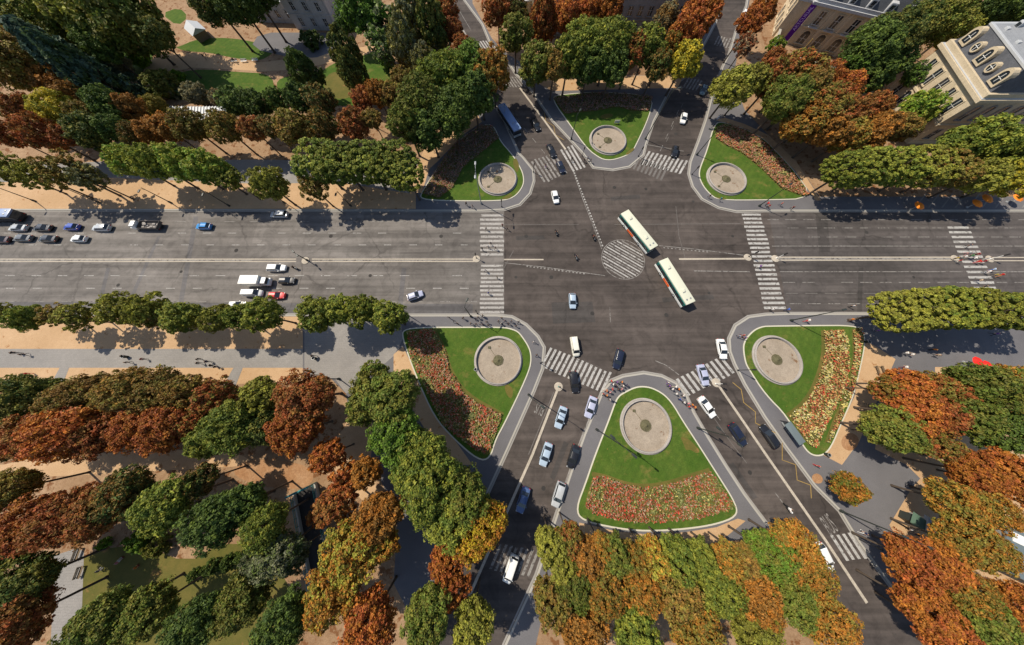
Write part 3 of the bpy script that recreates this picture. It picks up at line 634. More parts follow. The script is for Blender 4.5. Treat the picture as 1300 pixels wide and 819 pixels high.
tree_zone('in the flat-topped clump by north-west garden', 'clipped plane trees by the north-west garden', '404,206,27,G/V,c,7.5 434,208,27,G/V,c,7.5 468,207,28,G/V,c,7.5 500,208,28,G/V,c,7.5 516,222,20,V/G,c,7.5')
tree_zone('between mansion and north-west road', PARK, '395,52,14,D,s 460,10,27,L/D,b,10 440,28,12,D/L,r,6 484,36,25,L/W,l,8 488,60,18,L/W,l,7 521,22,18,U/W,t,10 512,52,17,U/W,t,9 548,30,20,D/U,t,10 438,66,17,D/U,t,7 450,94,17,D/U,t,6.5 388,92,17,D/G,t,6.5')
tree_zone('beside the north-west road', 'trees beside the north-west road', '564,16,17,R/B,r,8 575,40,13,R/B,r,8 556,52,15,U/W,r,7 538,78,17,U/W,r,7 588,62,14,R/B,r,8 520,78,12,U/B,r,5 626,90,22,O/U,r,8 610,108,20,U/O,r,8 492,80,8,L,s')
tree_zone('in the broad green clump above north-west garden', 'green trees above the north-west garden', '516,158,23,G/U,r,8 536,128,25,G/U,b,9 545,165,24,D/G,r,7 566,102,27,G,b,9 574,142,27,G/D,b,8 596,84,23,G/L,b,9 602,122,24,D/G,r,8')
ARC = 'trees behind the central north garden'
tree_zone('in the arc behind the central north garden', ARC, '681,82,21,U/G,r,7 704,84,17,B/U,r,7.5 722,74,22,G/V,r,8 744,54,24,G/V,b,8.5 748,84,20,D/G,r,7 774,58,24,G/V,b,8.5 778,86,20,D/G,r,7 804,66,18,R/G,r,8 822,60,20,G/V,r,8 834,84,17,D/B,r,7 846,62,16,O/G,r,8 869,78,21,Y/V,r,7.5')
tree_zone('in front of the long grey building', ARC, '632,12,18,R/B,r,8 655,44,20,U/G,r,8 658,14,12,D/B,r,8 690,26,17,R/B,t,8 719,20,18,R/O,r,9 745,16,14,R/O,r,9 774,10,18,O/R,r,9.5 846,24,15,B/W,r,7 872,42,21,R/O,r,8.5 890,22,22,R/O,r,9')
tree_zone('right of the north-east road', 'trees beside the north-east road', '968,14,16,O/R,r,8 952,30,15,R/O,r,8 946,58,12,R/W,l,7 930,112,21,V/U,r,7 956,102,17,U/V,r,8 984,58,11,L/V,s 981,74,11,R/B,r,6 905,6,12,O/R,r,8')
tree_zone('in the rusty mass by north-east garden', 'trees of the north-east block', '984,100,23,R/U,r,8 1010,94,23,U/R,r,8.5 998,128,25,G/U,b,8 1022,118,24,B/U,b,8.5 1048,100,16,R/O,r,8 1075,110,17,R/O,r,8 1044,138,25,U/R,b,8 1018,158,23,O/U,r,7 1050,166,21,B/O,r,7 1078,146,19,B/R,r,7.5 1074,174,20,U/O,r,6.5')
tree_zone('below the cream mansion at right', 'trees of the north-east block', '1108,138,17,B/R,r,6 1120,160,17,B/O,r,6 1098,176,20,O/B,r,6 1140,163,16,B/U,r,5.5 1166,138,20,L/V,r,5.5 1182,128,16,V/L,r,5 1174,112,14,V/L,r,5 1164,96,14,D/L,r,5.5')
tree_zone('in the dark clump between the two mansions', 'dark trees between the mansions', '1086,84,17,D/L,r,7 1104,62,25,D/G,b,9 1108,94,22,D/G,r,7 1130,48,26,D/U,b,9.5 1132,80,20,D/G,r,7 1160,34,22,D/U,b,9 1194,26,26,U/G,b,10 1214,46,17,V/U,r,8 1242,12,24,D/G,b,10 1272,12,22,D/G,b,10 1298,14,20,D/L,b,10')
tree_zone('in the row along the upper right kerb', 'plane trees along the upper right kerb', '1076,216,24,V/G,c,7 1108,212,25,V/G,c,7 1142,212,25,V/G,c,7 1176,212,25,V/U,c,7 1208,214,24,U/B,c,7 1242,224,22,V/U,r,6.5 1284,226,21,V/Y,r,6')
tree_zone('beside the south wall of cream mansion', 'trees beside the cream mansion', '1216,186,19,G/V,r,7 1246,176,24,G/V,r,8 1278,188,22,G/V,r,7.5 1308,184,18,G/V,r,7')
tree_zone('in the clipped hedge-like row at right', 'clipped plane trees below the avenue at right', '1140,396,25,V/U,c,7.3 1172,392,26,V/U,c,7.3 1204,391,26,V/G,c,7.3 1236,391,26,V/U,c,7.3 1268,395,25,V/G,c,7.3 1300,396,25,V/U,c,7.3')
tree_zone('in the upper half of right-hand grove', 'trees of the right-hand grove', '1124,494,16,U/R,r,6 1150,488,20,R/O,r,7 1184,494,22,U/R,r,7 1214,504,16,R/U,r,7 1244,490,28,G/U,b,8 1284,488,22,G/O,r,8 1130,545,26,U/G,b,7 1158,524,25,R/O,b,7.5 1196,526,22,R/B,r,7.5 1180,560,22,U/R,r,7 1228,528,24,G/U,r,8 1268,546,26,G/D,b,8 1298,540,20,G/O,r,8')
tree_zone('in the lower half of right-hand grove', 'trees of the right-hand grove', '1236,600,24,O/R,b,7.5 1272,596,22,O/R,r,8 1296,620,20,R/O,l,8 1214,640,25,U/O,b,7 1250,644,24,O/U,b,7.5 1216,690,25,U/O,b,7 1246,694,24,U/O,b,7 1160,712,26,R/O,b,7 1190,716,24,O/R,r,7')
tree_zone('alone beside the bus shelter pavement', 'single trees on the pavement', '1077,620,17,O/G,r,4.2')
BOT = 'trees behind the central south garden'
tree_zone('in the bottom row behind the south garden', BOT, '699,692,20,V/U,r,7 712,718,18,U/V,r,7 722,684,17,U/R,r,7 744,707,21,B/O,r,7 764,693,15,O/U,r,7 780,703,21,G/U,r,7 804,711,20,U/O,r,7 828,709,22,V/O,r,7 858,707,22,G/V,r,7 888,709,21,V/G,r,7 918,711,20,U/O,r,7 944,711,18,B/U,r,7 974,702,27,L/U,b,7 1004,692,26,O/U,b,7 1022,722,24,U/O,b,7')
tree_zone('in the green mass left of south-west road', 'green trees left of the south-west road', '476,486,25,U/G,r,7 500,502,31,G/U,b,8 466,514,23,U/G,r,7 505,552,30,L/G,b,8 536,574,30,G/V,b,8 548,610,36,G/V,b,8.5 518,600,21,G/V,r,7 588,630,32,G/U,b,8 572,652,30,V/G,b,8 612,662,30,O/Y,b,7.5 594,684,23,O/Y,r,7')
tree_zone('in the orange cluster near lower middle', 'orange trees by the lower pavement', '566,712,20,R/O,r,6.5 482,656,28,O/B,b,7.5 452,694,32,V/O,b,7.5 484,690,22,O/V,r,7 416,578,20,R/O,r,6.5 442,606,21,R/O,l,6 464,600,18,O/B,r,6 428,640,24,B/R,l,6 408,652,14,B/R,l,5')
tree_zone('in the rusty row below the south walk', 'trees below the south walk', '24,506,28,U/D,b,8 14,556,24,D/U,b,7 68,494,14,G/U,r,7 100,506,26,B/U,b,7.5 134,494,20,B/U,r,7.5 166,496,26,B/U,b,8 204,496,24,B/U,b,7.5 236,498,22,B/U,r,7.5 274,506,22,R/U,r,7 298,540,28,G/V,b,8 334,502,24,V/U,r,7.5 344,540,22,D/U,r,7 390,504,30,R/B,b,8 378,546,26,R/O,b,7.5')
tree_zone('in the red row above the gravel path', 'trees below the south walk', '50,551,27,R/B,b,7.5 92,547,32,R/O,b,8 128,551,25,R/B,b,7.5 176,543,23,R/O,b,7.5 216,541,27,R/O,b,7.5 250,535,21,R/U,r,7 266,557,21,V/G,r,7')
tree_zone('in the lower left grove', 'trees of the lower left grove', '14,622,24,U/B,b,7 44,664,28,R/O,b,7.5 8,696,24,D,b,7 92,656,30,R/B,b,8 130,646,28,B/R,b,8 160,628,26,D/B,b,7.5 216,638,28,G/V,b,8 252,612,20,D/B,r,7 280,656,30,D/G,b,8 314,638,22,D/G,r,7.5 338,666,24,G/V,b,7.5 354,702,24,W/G,b,6.5 372,706,18,D/W,r,6 330,714,20,W/D,r,6')
tree_zone('on the dry lawn at lower left', 'shrubs on the dry lawn', '178,686,14,L/G,s 202,694,13,U/G,s 134,690,7,L,s 250,728,9,D/G,s 270,720,10,D/G,s 292,712,10,D/G,s 310,706,9,D/G,s')
tree_zone('in the row below the avenue at left', 'plane trees along the south kerb of the avenue', '4,396,10,V/U,l,6.5 34,404,16,G/V,r,6.5 70,400,14,U/B,l,6.5 98,402,17,U/V,l,6.5 153,394,20,V/U,r,6.8 186,394,20,V/U,r,6.8 204,404,14,U/B,l,6 233,402,19,V/G,r,6.8 280,404,17,V/U,r,6.8 304,402,16,G/V,r,6.8 334,400,21,V/G,r,6.8 404,398,22,V/G,r,6.8 434,394,19,V/G,r,6.8 462,394,20,V/G,r,6.8 494,402,20,V/G,r,6.8')
tree_zone('at the lower left frame edge', 'trees at the bottom of the view', '30,740,30,D/U,b,7 20,790,32,B/R,b,7.5 130,790,30,G/U,b,8 190,775,26,G/U,b,7 250,790,28,D/G,b,8 310,760,26,U/G,b,7 360,790,28,D/G,b,8 425,750,30,O/V,b,7.5 470,790,30,R/O,b,7.5 545,780,28,G/U,b,8 575,745,20,R/O,r,6.5 600,790,26,V/U,b,7')
tree_zone('at the bottom centre frame edge', 'trees at the bottom of the view', '700,762,22,U/B,r,7 728,742,22,G/U,b,7 766,748,24,U/O,b,7 812,742,25,O/U,b,7 856,752,26,B/U,b,7 906,744,25,V/G,b,7 958,756,26,O/B,b,7 1000,758,24,G/U,b,7 1046,782,26,O/U,b,7 740,800,28,B/O,b,7 808,802,28,G/V,b,7 884,806,28,U/O,b,7 960,804,28,V/U,b,7')
tree_zone('at the lower right frame edge', 'trees at the bottom of the view', '1170,770,26,O/R,b,7 1220,745,26,U/O,b,7 1250,790,28,G/U,b,7.5 1200,805,26,R/O,b,7 1295,770,26,O/R,b,7.5')
# ------------------------------------------------------------------ VEHICLES
CAR = {  # length, width, height, profile(x, half-width, z-belt), greenhouse: rear-low, rear-top, front-top, front-low, belt z
 'hatch': (3.9, 1.70, 1.48, [(-1.95, .66, .62), (-1.86, .80, .93), (-1.2, .85, .97), (.55, .85, .95), (1.35, .80, .82), (1.82, .70, .70), (1.95, .52, .52)], (-1.78, -1.35, .12, .95, .94)),
 'sedan': (4.6, 1.80, 1.45, [(-2.3, .66, .60), (-2.2, .82, .93), (-1.5, .88, .97), (.6, .89, .95), (1.5, .84, .84), (2.15, .74, .70), (2.3, .54, .52)], (-1.65, -.95, .35, 1.15, .94)),
 'estate': (4.6, 1.80, 1.58, [(-2.3, .72, .62), (-2.22, .84, .98), (-1.5, .89, 1.02), (.65, .90, 1.0), (1.5, .85, .90), (2.15, .75, .74), (2.3, .56, .54)], (-2.15, -1.8, .4, 1.2, .99)),
 'van': (5.2, 1.95, 2.15, [(-2.6, .86, 1.1), (-2.55, .95, 1.28), (-1.0, .97, 1.30), (1.2, .97, 1.28), (1.95, .93, 1.08), (2.45, .82, .84), (2.6, .62, .6)], (-2.5, -2.42, 1.05, 1.75, 1.26))}
CARS = {}
def bm_obj_nolink(name, bm, mats, smooth=True):
    me = bpy.data.meshes.new(name); bm.normal_update(); bm.to_mesh(me); bm.free()
    for m in mats: me.materials.append(m)
    if smooth: me.shade_smooth(); me.set_sharp_from_angle(angle=math.radians(35))
    return me
def wheel_mesh(r=.31, wd=.2):
    b = bmesh.new(); n = 16
    prof = [(.05, -.08), (r*.62, -.1), (r*.66, -wd/2), (r*.95, -wd/2), (r, -wd*.3), (r, wd*.3), (r*.95, wd/2), (r*.66, wd/2), (r*.62, .1), (.05, .08)]
    rings = [[b.verts.new((q*math.cos(2*math.pi*k/n), y, q*math.sin(2*math.pi*k/n))) for k in range(n)] for q, y in prof]
    for i, (A, B) in enumerate(zip(rings, rings[1:])):
        for k in range(n):
            f = b.faces.new((A[k], A[(k+1) % n], B[(k+1) % n], B[k])); f.material_index = 1 if i in (0, 8) else 0
    b.faces.new(rings[0]).material_index = 1; b.faces.new(rings[-1][::-1]).material_index = 1
    return bm_obj_nolink('wheel', b, [M['tyre'], M['rim']])
WHEEL = wheel_mesh(); WHEELB = wheel_mesh(.48, .3)
def quad_panel(bm, q, off, ins, th=.012):
    c = sum(q, Vector())/4; n = (q[1]-q[0]).cross(q[3]-q[0]).normalized()
    a = [bm.verts.new(p.lerp(c, ins)+n*off) for p in q]; bm.faces.new(a)
def car_kit(kind):
    L, W, Hh, prof, (xr, xrt, xft, xf, zb) = CAR[kind]; kit = []
    b = bmesh.new(); secs = []
    for x, hw, zt in prof:
        zl = .24 if abs(x) < L/2-.05 else .34; zm = (zl+zt)*.5
        secs.append([b.verts.new((x, y*hw, z)) for y, z in ((-.86, zl), (-1, zl+.1), (-1, zm), (-.97, zt-.1), (-.84, zt), (-.4, zt+.035), (.4, zt+.035), (.84, zt), (.97, zt-.1), (1, zm), (1, zl+.1), (.86, zl))])
    for A, B in zip(secs, secs[1:]):
        for k in range(12): b.faces.new((A[k], B[k], B[(k+1) % 12], A[(k+1) % 12]))
    b.faces.new(secs[0]); b.faces.new(secs[-1][::-1])
    wb = W*.5*.94; wt = W*.5*.74; zt = Hh
    lo = [Vector(p) for p in ((xr, -wb*.93, zb), (xf, -wb*.93, zb), (xf, wb*.93, zb), (xr, wb*.93, zb))]
    hi = [Vector(p) for p in ((xrt, -wt, zt-.05), (xft, -wt, zt-.05), (xft, wt, zt-.05), (xrt, wt, zt-.05))]
    # cabin with a slightly domed roof
    lv = [b.verts.new(p) for p in lo]; hv = [b.verts.new(p) for p in hi]
    mv = [b.verts.new((p.x*.93+.07*(xrt+xft)/2, p.y*.86, zt)) for p in hi]
    for k in range(4):
        b.faces.new((lv[k], lv[(k+1) % 4], hv[(k+1) % 4], hv[k])); b.faces.new((hv[k], hv[(k+1) % 4], mv[(k+1) % 4], mv[k]))
    b.faces.new(mv); kit.append(('body', bm_obj_nolink('body', b, [M['paint']]), (0, 0, 0)))
    def pan(name, ids, ins=.07):
        g = bmesh.new(); q = [lo[ids[0]], lo[ids[1]], hi[ids[1]], hi[ids[0]]]; quad_panel(g, q, .012, ins)
        kit.append((name, bm_obj_nolink(name, g, [M['glass']], False), (0, 0, 0)))
    pan('windscreen', (1, 2)); pan('rear_window', (3, 0))
    if kind == 'van':
        for s in (-1, 1):
            g = bmesh.new(); q = [Vector((.55, s*wb*.93, zb)), Vector((xf-.15, s*wb*.93, zb)), Vector((xft-.02, s*wt, zt-.15)), Vector((.55, s*wt, zt-.15))]
            q = q if s < 0 else q[::-1]; quad_panel(g, q, .02, .1); kit.append(('side_window', bm_obj_nolink('side_window', g, [M['glass']], False), (0, 0, 0)))
    else: pan('side_window', (0, 1), .1); pan('side_window', (2, 3), .1)
    hx = L*.31
    for x in (-hx, hx):
        for s in (-1, 1): kit.append(('wheel', WHEEL, (x, s*(W*.5-.13), .31)))
    e = L/2
    for s in (-1, 1):
        g = bmesh.new(); box(g, e-.36, e-.1, s*W*.31-.17, s*W*.31+.17, .56, .70, 0, .03); kit.append(('headlight', bm_obj_nolink('headlight', g, [M['lampw']]), (0, 0, 0)))
        g = bmesh.new(); box(g, -e+.0, -e+.16, s*W*.36-.13, s*W*.36+.13, .62, .84, 0, .03); kit.append(('taillight', bm_obj_nolink('taillight', g, [M['lampr']]), (0, 0, 0)))
        g = bmesh.new(); box(g, xf-.42, xf-.22, s*W*.5-.02*s-.07, s*W*.5-.02*s+.07, zb-.02, zb+.11, 0, .03, mat=None); kit.append(('wing_mirror', bm_obj_nolink('wing_mirror', g, [M['paint']]), (0, s*.1, 0)))
    return kit
def place_kit(name, kit, loc, rz, tint, scale=1.0):
    t = empty(name, loc, rz)
    for nm, me, off in kit:
        o = bpy.data.objects.new(nm, me); C.objects.link(o); o.parent = t; o.location = off; o['tint'] = list(tint)
    t.scale = (scale,)*3; return t
def heading(px, py, dx, dy):
    d = gp(px+dx, py+dy)-gp(px, py); return math.atan2(d.y, d.x)
PAINT = {'white': (.78, .78, .76), 'silver': (.42, .44, .46), 'black': (.012, .012, .014), 'navy': (.012, .016, .035), 'grey': (.10, .105, .11), 'blue': (.02, .06, .36), 'sky': (.02, .22, .55),
         'paleblue': (.36, .45, .55), 'red': (.60, .015, .015), 'cream': (.72, .70, .60), 'maroon': (.04, .01, .012), 'teal': (.10, .16, .18), 'dullblue': (.07, .12, .26), 'steel': (.20, .25, .34), 'lilac': (.40, .42, .55)}
def car(kind, px, py, dx, dy, tint, label, cat='car', extra=None, sc=1.0, zmid=.75):
    if kind not in CARS: CARS[kind] = car_kit(kind)
    p = gp(px, py, zmid); t = place_kit('delivery_van' if kind == 'van' else 'car', CARS[kind], (p.x, p.y, .012), heading(px, py, dx, dy), PAINT[tint], sc)
    tag(t, label, cat, 'vehicles on the roads'); return t
W_, E_ = (-10, 0), (10, 0)
car('sedan', 22, 289, *W_, 'silver', 'silver saloon with red tail at left end of the inner queue')
car('sedan', 53, 289, *W_, 'black', 'black saloon with shiny windows between silver car and blue car')
car('sedan', 28, 302, *W_, 'grey', 'dark grey saloon in the outer queue beside silver saloon')
car('sedan', 60, 303, *W_, 'black', 'black saloon ahead of white hatchback in the outer queue')
car('sedan', 0, 304, *W_, 'maroon', 'dark maroon car cut by the left edge of the photo')
car('hatch', 90, 288, *W_, 'blue', 'deep blue hatchback in tree shade in the inner queue')
car('hatch', 99, 303, *W_, 'white', 'white hatchback at the right end of the outer queue')
car('estate', 128, 289, *W_, 'silver', 'pale silver estate car just ahead of the flatbed truck')
car('hatch', 258, 287, *W_, 'sky', 'bright blue hatchback alone in the upper left lanes')
car('estate', 354, 272, *W_, 'silver', 'silver-roofed estate car parked in tree shade at north kerb')
car('estate', 351, 340, *E_, 'white', 'white estate car at the head of the upper eastbound lane')
car('hatch', 364, 356, *E_, 'black', 'black hatchback in front of the white box van')
car('van', 321, 372, *E_, 'white', 'white delivery van behind the red car', 'van', sc=.86)
car('hatch', 351, 375, *E_, 'red', 'bright red hatchback waiting in the eastbound lane')
car('hatch', 301, 387, *E_, 'white', 'white car half hidden by the kerbside trees')
car('hatch', 527, 375, 20, -7, 'lilac', 'pale lilac hatchback turning towards the junction from the left')
car('hatch', 705, 250, 3, 12, 'white', 'white hatchback crossing the junction below the north-west crossing')
car('hatch', 727, 382, 1, 20, 'paleblue', 'pale blue hatchback alone in the lower junction')
car('sedan', 680, 158, 6, 10, 'black', 'black saloon beside the blue coach')
car('sedan', 700, 191, 6, 12, 'black', 'black saloon waiting at the north-west crossing')
car('hatch', 712, 212, 5, 11, 'navy', 'navy hatchback standing on the north-west zebra crossing')
car('hatch', 893, 114, -3, 10, 'teal', 'grey teal hatchback at the far zebra on the north-east road')
car('hatch', 868, 150, -2, 10, 'white', 'white hatchback in the middle of the north-east road')
car('hatch', 857, 192, -2, 10, 'black', 'black hatchback reaching the north-east zebra crossing')
car('van', 944, 20, -5, 12, 'white', 'white van parked high up on the north-east road', 'van', sc=.8)
car('van', 730, 440, 3, 18, 'cream', 'cream minivan about to cross the south-west zebra', 'van', sc=.86)
car('estate', 785, 456, -5, 20, 'navy', 'dark navy estate car above the central south garden tip')
car('estate', 729, 485, 3, 20, 'black', 'black estate car just past the south-west zebra')
car('sedan', 750, 517, -6, 20, 'lilac', 'silver-blue saloon beside the central south garden kerb')
car('sedan', 712, 530, -6, 20, 'paleblue', 'light blue saloon beside the BUS lettering')
car('sedan', 693, 577, -6, 20, 'paleblue', 'light blue saloon lowest of the blue pair on south-west road')
car('sedan', 728, 580, -6, 20, 'black', 'black cabriolet-like saloon by the south garden kerb')
car('estate', 709, 628, -6, 20, 'silver', 'silver estate car lowest in the kerb-side lane of south-west road')
car('sedan', 664, 635, -6, 20, 'dullblue', 'blue car in deep tree shade on the south-west road')
car('van', 648, 723, -6, 18, 'white', 'white van leaving over the bottom zebra crossing', 'van', sc=.86)
tx = car('sedan', 917, 443, 4, 20, 'white', 'white taxi with roof sign entering the south-east road', 'taxi')
g = bmesh.new(); box(g, -.3, -.12, -.28, .28, 1.45, 1.6, 0, .03); mesh_obj('roof_sign', g, M['white_m'], tx)
car('sedan', 893, 476, 6, 20, 'lilac', 'silver-blue saloon on the south-east zebra crossing')
car('sedan', 898, 517, 12, 17, 'white', 'white saloon beside the central south garden')
car('estate', 937, 552, 12, 18, 'navy', 'dark navy estate car left of the south-east separator')
car('estate', 977, 554, -12, -18, 'black', 'black estate car beside the bus shelter')
car('estate', 1047, 708, 9, 18, 'white', 'white car half under the orange tree at bottom right')
car('sedan', 20, 48, 10, 1, 'grey', 'grey car parked under dark trees at far top left')
# --- buses
def bus_kit(Lb, roofmat, sidemat, lowmat, ad):
    k = []; W = 2.5; Z = 2.95; e = Lb/2
    def add(nm, bm, mats, sm=False): k.append((nm, bm_obj_nolink(nm, bm, mats, sm), (0, 0, 0)))
    b = bmesh.new(); box(b, -e, e, -W/2, W/2, .35, 1.12, 0, .05); add('lower_body', b, [lowmat], True)
    b = bmesh.new(); box(b, -e+.02, e-.02, -W/2+.02, W/2-.02, 1.1, 2.55, 0, .08); add('window_band', b, [sidemat], True)
    b = bmesh.new(); box(b, -e+.01, e-.01, -W/2+.01, W/2-.01, 2.53, Z, 0, .12); add('roof', b, [roofmat], True)
    for s in (-1, 1):
        n = int(Lb/1.55)
        for i in range(n):
            x = -e+.5+i*(Lb-1)/n; g = bmesh.new(); ww = (Lb-1)/n-.16
            vs = [Vector((x, s*(W/2+.004), 1.35)), Vector((x+ww, s*(W/2+.004), 1.35)), Vector((x+ww, s*(W/2+.004), 2.32)), Vector((x, s*(W/2+.004), 2.32))]
            vs = vs if s < 0 else vs[::-1]; quad_panel(g, vs, 0, 0); add('side_window', g, [M['glass']])
        if ad:
            g = bmesh.new(); box(g, -.4, 2.0, s*(W/2+.02)-.02, s*(W/2+.02)+.02, .5, 1.15); add('advert_panel', g, [M['orange']])
            g = bmesh.new(); box(g, -e+.1, e-.1, s*(W/2+.01)-.02, s*(W/2+.01)+.02, 2.4, 2.56); add('side_stripe', g, [M['jade']])
    for x, nm in ((e, 'windscreen'), (-e, 'rear_window')):
        g = bmesh.new(); sgn = 1 if x > 0 else -1
        vs = [Vector((x+sgn*.01, -W*.44*sgn, 1.25)), Vector((x+sgn*.01, W*.44*sgn, 1.25)), Vector((x+sgn*.01, W*.44*sgn, 2.4)), Vector((x+sgn*.01, -W*.44*sgn, 2.4))]
        quad_panel(g, vs, 0, 0); add(nm, g, [M['glass']])
    for x in (e-2.7, -e+3.3):
        for s in (-1, 1): k.append(('wheel', WHEELB, (x, s*(W/2-.12), .48)))
    for x in (e-2.2, -e+3.4):
        g = bmesh.new(); box(g, x-.45, x+.45, -.42, .42, Z, Z+.09, 0, .04); add('roof_hatch', g, [roofmat], True)
        g = bmesh.new(); box(g, x-.62, x-.5, -.3, .42, Z, Z+.1, 0, .02); box(g, x-.5, x+.1, -.42, -.34, Z+.0, Z+.105, 0, .02); add('hatch_seal', g, [M['greym']], True)
    for s in (-.55, .55):
        g = bmesh.new(); lathe(g, [(.22, Z-.02), (.22, Z+.08), (.1, Z+.12), (.02, Z+.12)], 14, 0, -e+1.1, s*.9); add('roof_vent', g, [M['greym']], True)
    for s in (-1, 1):
        g = bmesh.new(); box(g, e-.05, e+.05, s*.95-.18, s*.95+.18, .6, .8, 0, .02); add('headlight', g, [M['lampw']])
        g = bmesh.new(); box(g, -e-.04, -e+.04, s*1.05-.1, s*1.05+.1, .7, 1.0, 0, .02); add('taillight', g, [M['lampr']])
        g = bmesh.new(); tube(g, [(e-.1, s*1.25, 2.4), (e+.25, s*1.45, 2.3)], .03, 6); box(g, e+.15, e+.25, s*1.45-.1, s*1.45+.1, 1.95, 2.35, 0, .02); add('wing_mirror', g, [M['black']])
    return k
jade_side = plain('dark_green_bus_side', (.018, .105, .095), .2, .6, 0, .2, .7)
cityk = bus_kit(12.0, M['cream'], jade_side, M['white_m'], True)
def bus(kit, a, b, z, label, nm='city_bus', cat='bus'):
    A, B = gp(*a, z), gp(*b, z); m = (A+B)/2; d = A-B
    t = place_kit(nm, kit, (m.x, m.y, .012), math.atan2(d.y, d.x), (1, 1, 1)); tag(t, label, cat, 'buses and trucks'); return t
bus(cityk, (793.3, 268.5), (830.7, 314.3), 2.95, 'cream-roofed green city bus, upper one, at the striped disc')
bus(cityk, (842, 328.5), (878, 385.5), 2.95, 'cream-roofed green city bus, lower one, following towards the disc')
coachk = bus_kit(11.0, M['coachroof'], plain('coach_side', (.05, .06, .08), .2, .6), M['greym'], False)
bus(coachk, (657, 164), (636, 132), 3.0, 'long blue-roofed coach on the north-west road', 'touring_coach', 'coach')
coach2 = bus_kit(9.5, M['coachroof'], plain('minibus_side', (.03, .035, .05), .2, .6), M['black'], False)
bus(coach2, (-30, 270), (6, 270), 2.9, 'dark blue minibus in kerb shade at the left photo edge', 'minibus', 'minibus')
def truck(px, py, dx, dy, bed, label, tint, Lb):
    if 'van' not in CARS: CARS['van'] = car_kit('van')
    p = gp(px, py, 1.5); t = empty('box_truck' if bed == 'box' else 'flatbed_truck', (p.x, p.y, .012), heading(px, py, dx, dy)); tag(t, label, 'truck', 'buses and trucks')
    def add(nm, bm, mats, sm=True):
        o = mesh_obj(nm, bm, mats, t, sm); o['tint'] = list(PAINT[tint]); return o
    e = Lb/2
    b = bmesh.new(); box(b, e-1.7, e, -.95, .95, .45, 1.3, 0, .08); box(b, e-1.65, e-.35, -.9, .9, 1.25, 2.15, 0, .1, .88); add('cab', b, M['paint'])
    g = bmesh.new(); quad_panel(g, [Vector((e-.38, -.84, 1.35)), Vector((e-.38, .84, 1.35)), Vector((e-.44, .78, 2.0)), Vector((e-.44, -.78, 2.0))], .03, .02); add('windscreen', g, M['glass'], False)
    b = bmesh.new(); box(b, -e, e-1.75, -.55, .55, .5, .75, 0, .02); add('chassis', b, M['black'])
    b = bmesh.new()
    if bed == 'box': box(b, -e, e-1.8, -1.1, 1.1, .75, 2.75, 0, .05); add('cargo_box', b, M['white_m'])
    else:
        box(b, -e, e-1.8, -1.1, 1.1, .75, .9)
        for a in ((-e, e-1.8, -1.1, -1.03), (-e, e-1.8, 1.03, 1.1), (-e, -e+.07, -1.1, 1.1), (e-1.87, e-1.8, -1.1, 1.1)): box(b, *a, .9, 1.5)
        add('load_bed', b, M['hull']); b = bmesh.new()
        for i in range(14):
            x = random.uniform(-e+.5, e-2.4); y = random.uniform(-.75, .75); s = random.uniform(.2, .45); box(b, x-s, x+s, y-s*.6, y+s*.6, .9, 1.0+random.random()*.5, 0, .03)
        add('rubble_load', b, M['stonegrey'])
    for x in (e-1.0, -e+1.1):
        for s in (-1, 1):
            o = bpy.data.objects.new('wheel', WHEEL); C.objects.link(o); o.parent = t; o.location = (x, s*.85, .36); o.scale = (1.15,)*3
    for s in (-1, 1):
        g = bmesh.new(); box(g, e-.05, e+.04, s*.7-.14, s*.7+.14, .7, .88, 0, .02); add('headlight', g, M['lampw'])
        g = bmesh.new(); box(g, -e-.03, -e+.05, s*.9-.1, s*.9+.1, .62, .8, 0, .02); add('taillight', g, M['lampr'])
truck(183, 285, -10, 0, 'flat', 'grey flatbed truck with white cab under the north kerb trees', 'white', 7.0)
truck(325, 357, 10, 0, 'box', 'white box truck between estate car and delivery van', 'white', 6.2)
# --- motorcycles
def moto_kit():
    k = []
    def add(nm, bm, mats): k.append((nm, bm_obj_nolink(nm, bm, mats), (0, 0, 0)))
    for x in (-.68, .68):
        b = bmesh.new(); n = 18; R0, r0 = .27, .06
        for i in range(n):
            pass
        rings = []
        for i in range(n):
            a = 2*math.pi*i/n; rings.append([b.verts.new((x+(R0+r0*math.cos(q))*math.cos(a), r0*math.sin(q), .32+(R0+r0*math.cos(q))*math.sin(a))) for q in (0, 1.57, 3.14, 4.71)])
        for i in range(n):
            A, B = rings[i], rings[(i+1) % n]
            for q in range(4): b.faces.new((A[q], A[(q+1) % 4], B[(q+1) % 4], B[q]))
        tube(b, [(x, -.05, .32), (x, .05, .32)], .2, 10); add('wheel', b, [M['tyre']])
    b = bmesh.new(); box(b, -.3, .3, -.16, .16, .3, .62, 0, .06); tube(b, [(.68, 0, .32), (.42, 0, .95)], .05, 6); tube(b, [(-.68, 0, .32), (-.1, 0, .5)], .05, 6); add('engine_frame', b, [M['black']])
    b = bmesh.new(); box(b, -.05, .45, -.16, .16, .66, .92, 0, .1); box(b, .4, .72, -.2, .2, .62, .98, 0, .1, .7); add('fairing', b, [M['paint']])
    b = bmesh.new(); box(b, -.75, .0, -.14, .14, .72, .84, 0, .05); add('saddle', b, [M['tyre']])
    b = bmesh.new(); tube(b, [(.36, -.36, 1.0), (.45, 0, .98), (.36, .36, 1.0)], .02, 6); add('handlebar', b, [M['black']])
    b = bmesh.new(); ball(b, (.73, 0, .82), .09); add('headlight', b, [M['lampw']])
    return k
MOTO = moto_kit()
def moto(px, py, dx, dy, tint, label):
    p = gp(px, py, .6); t = place_kit('motorcycle', MOTO, (p.x, p.y, gz(p.x, p.y)-.0), heading(px, py, dx, dy), PAINT[tint]); tag(t, label, 'motorcycle', 'motorcycles'); return t
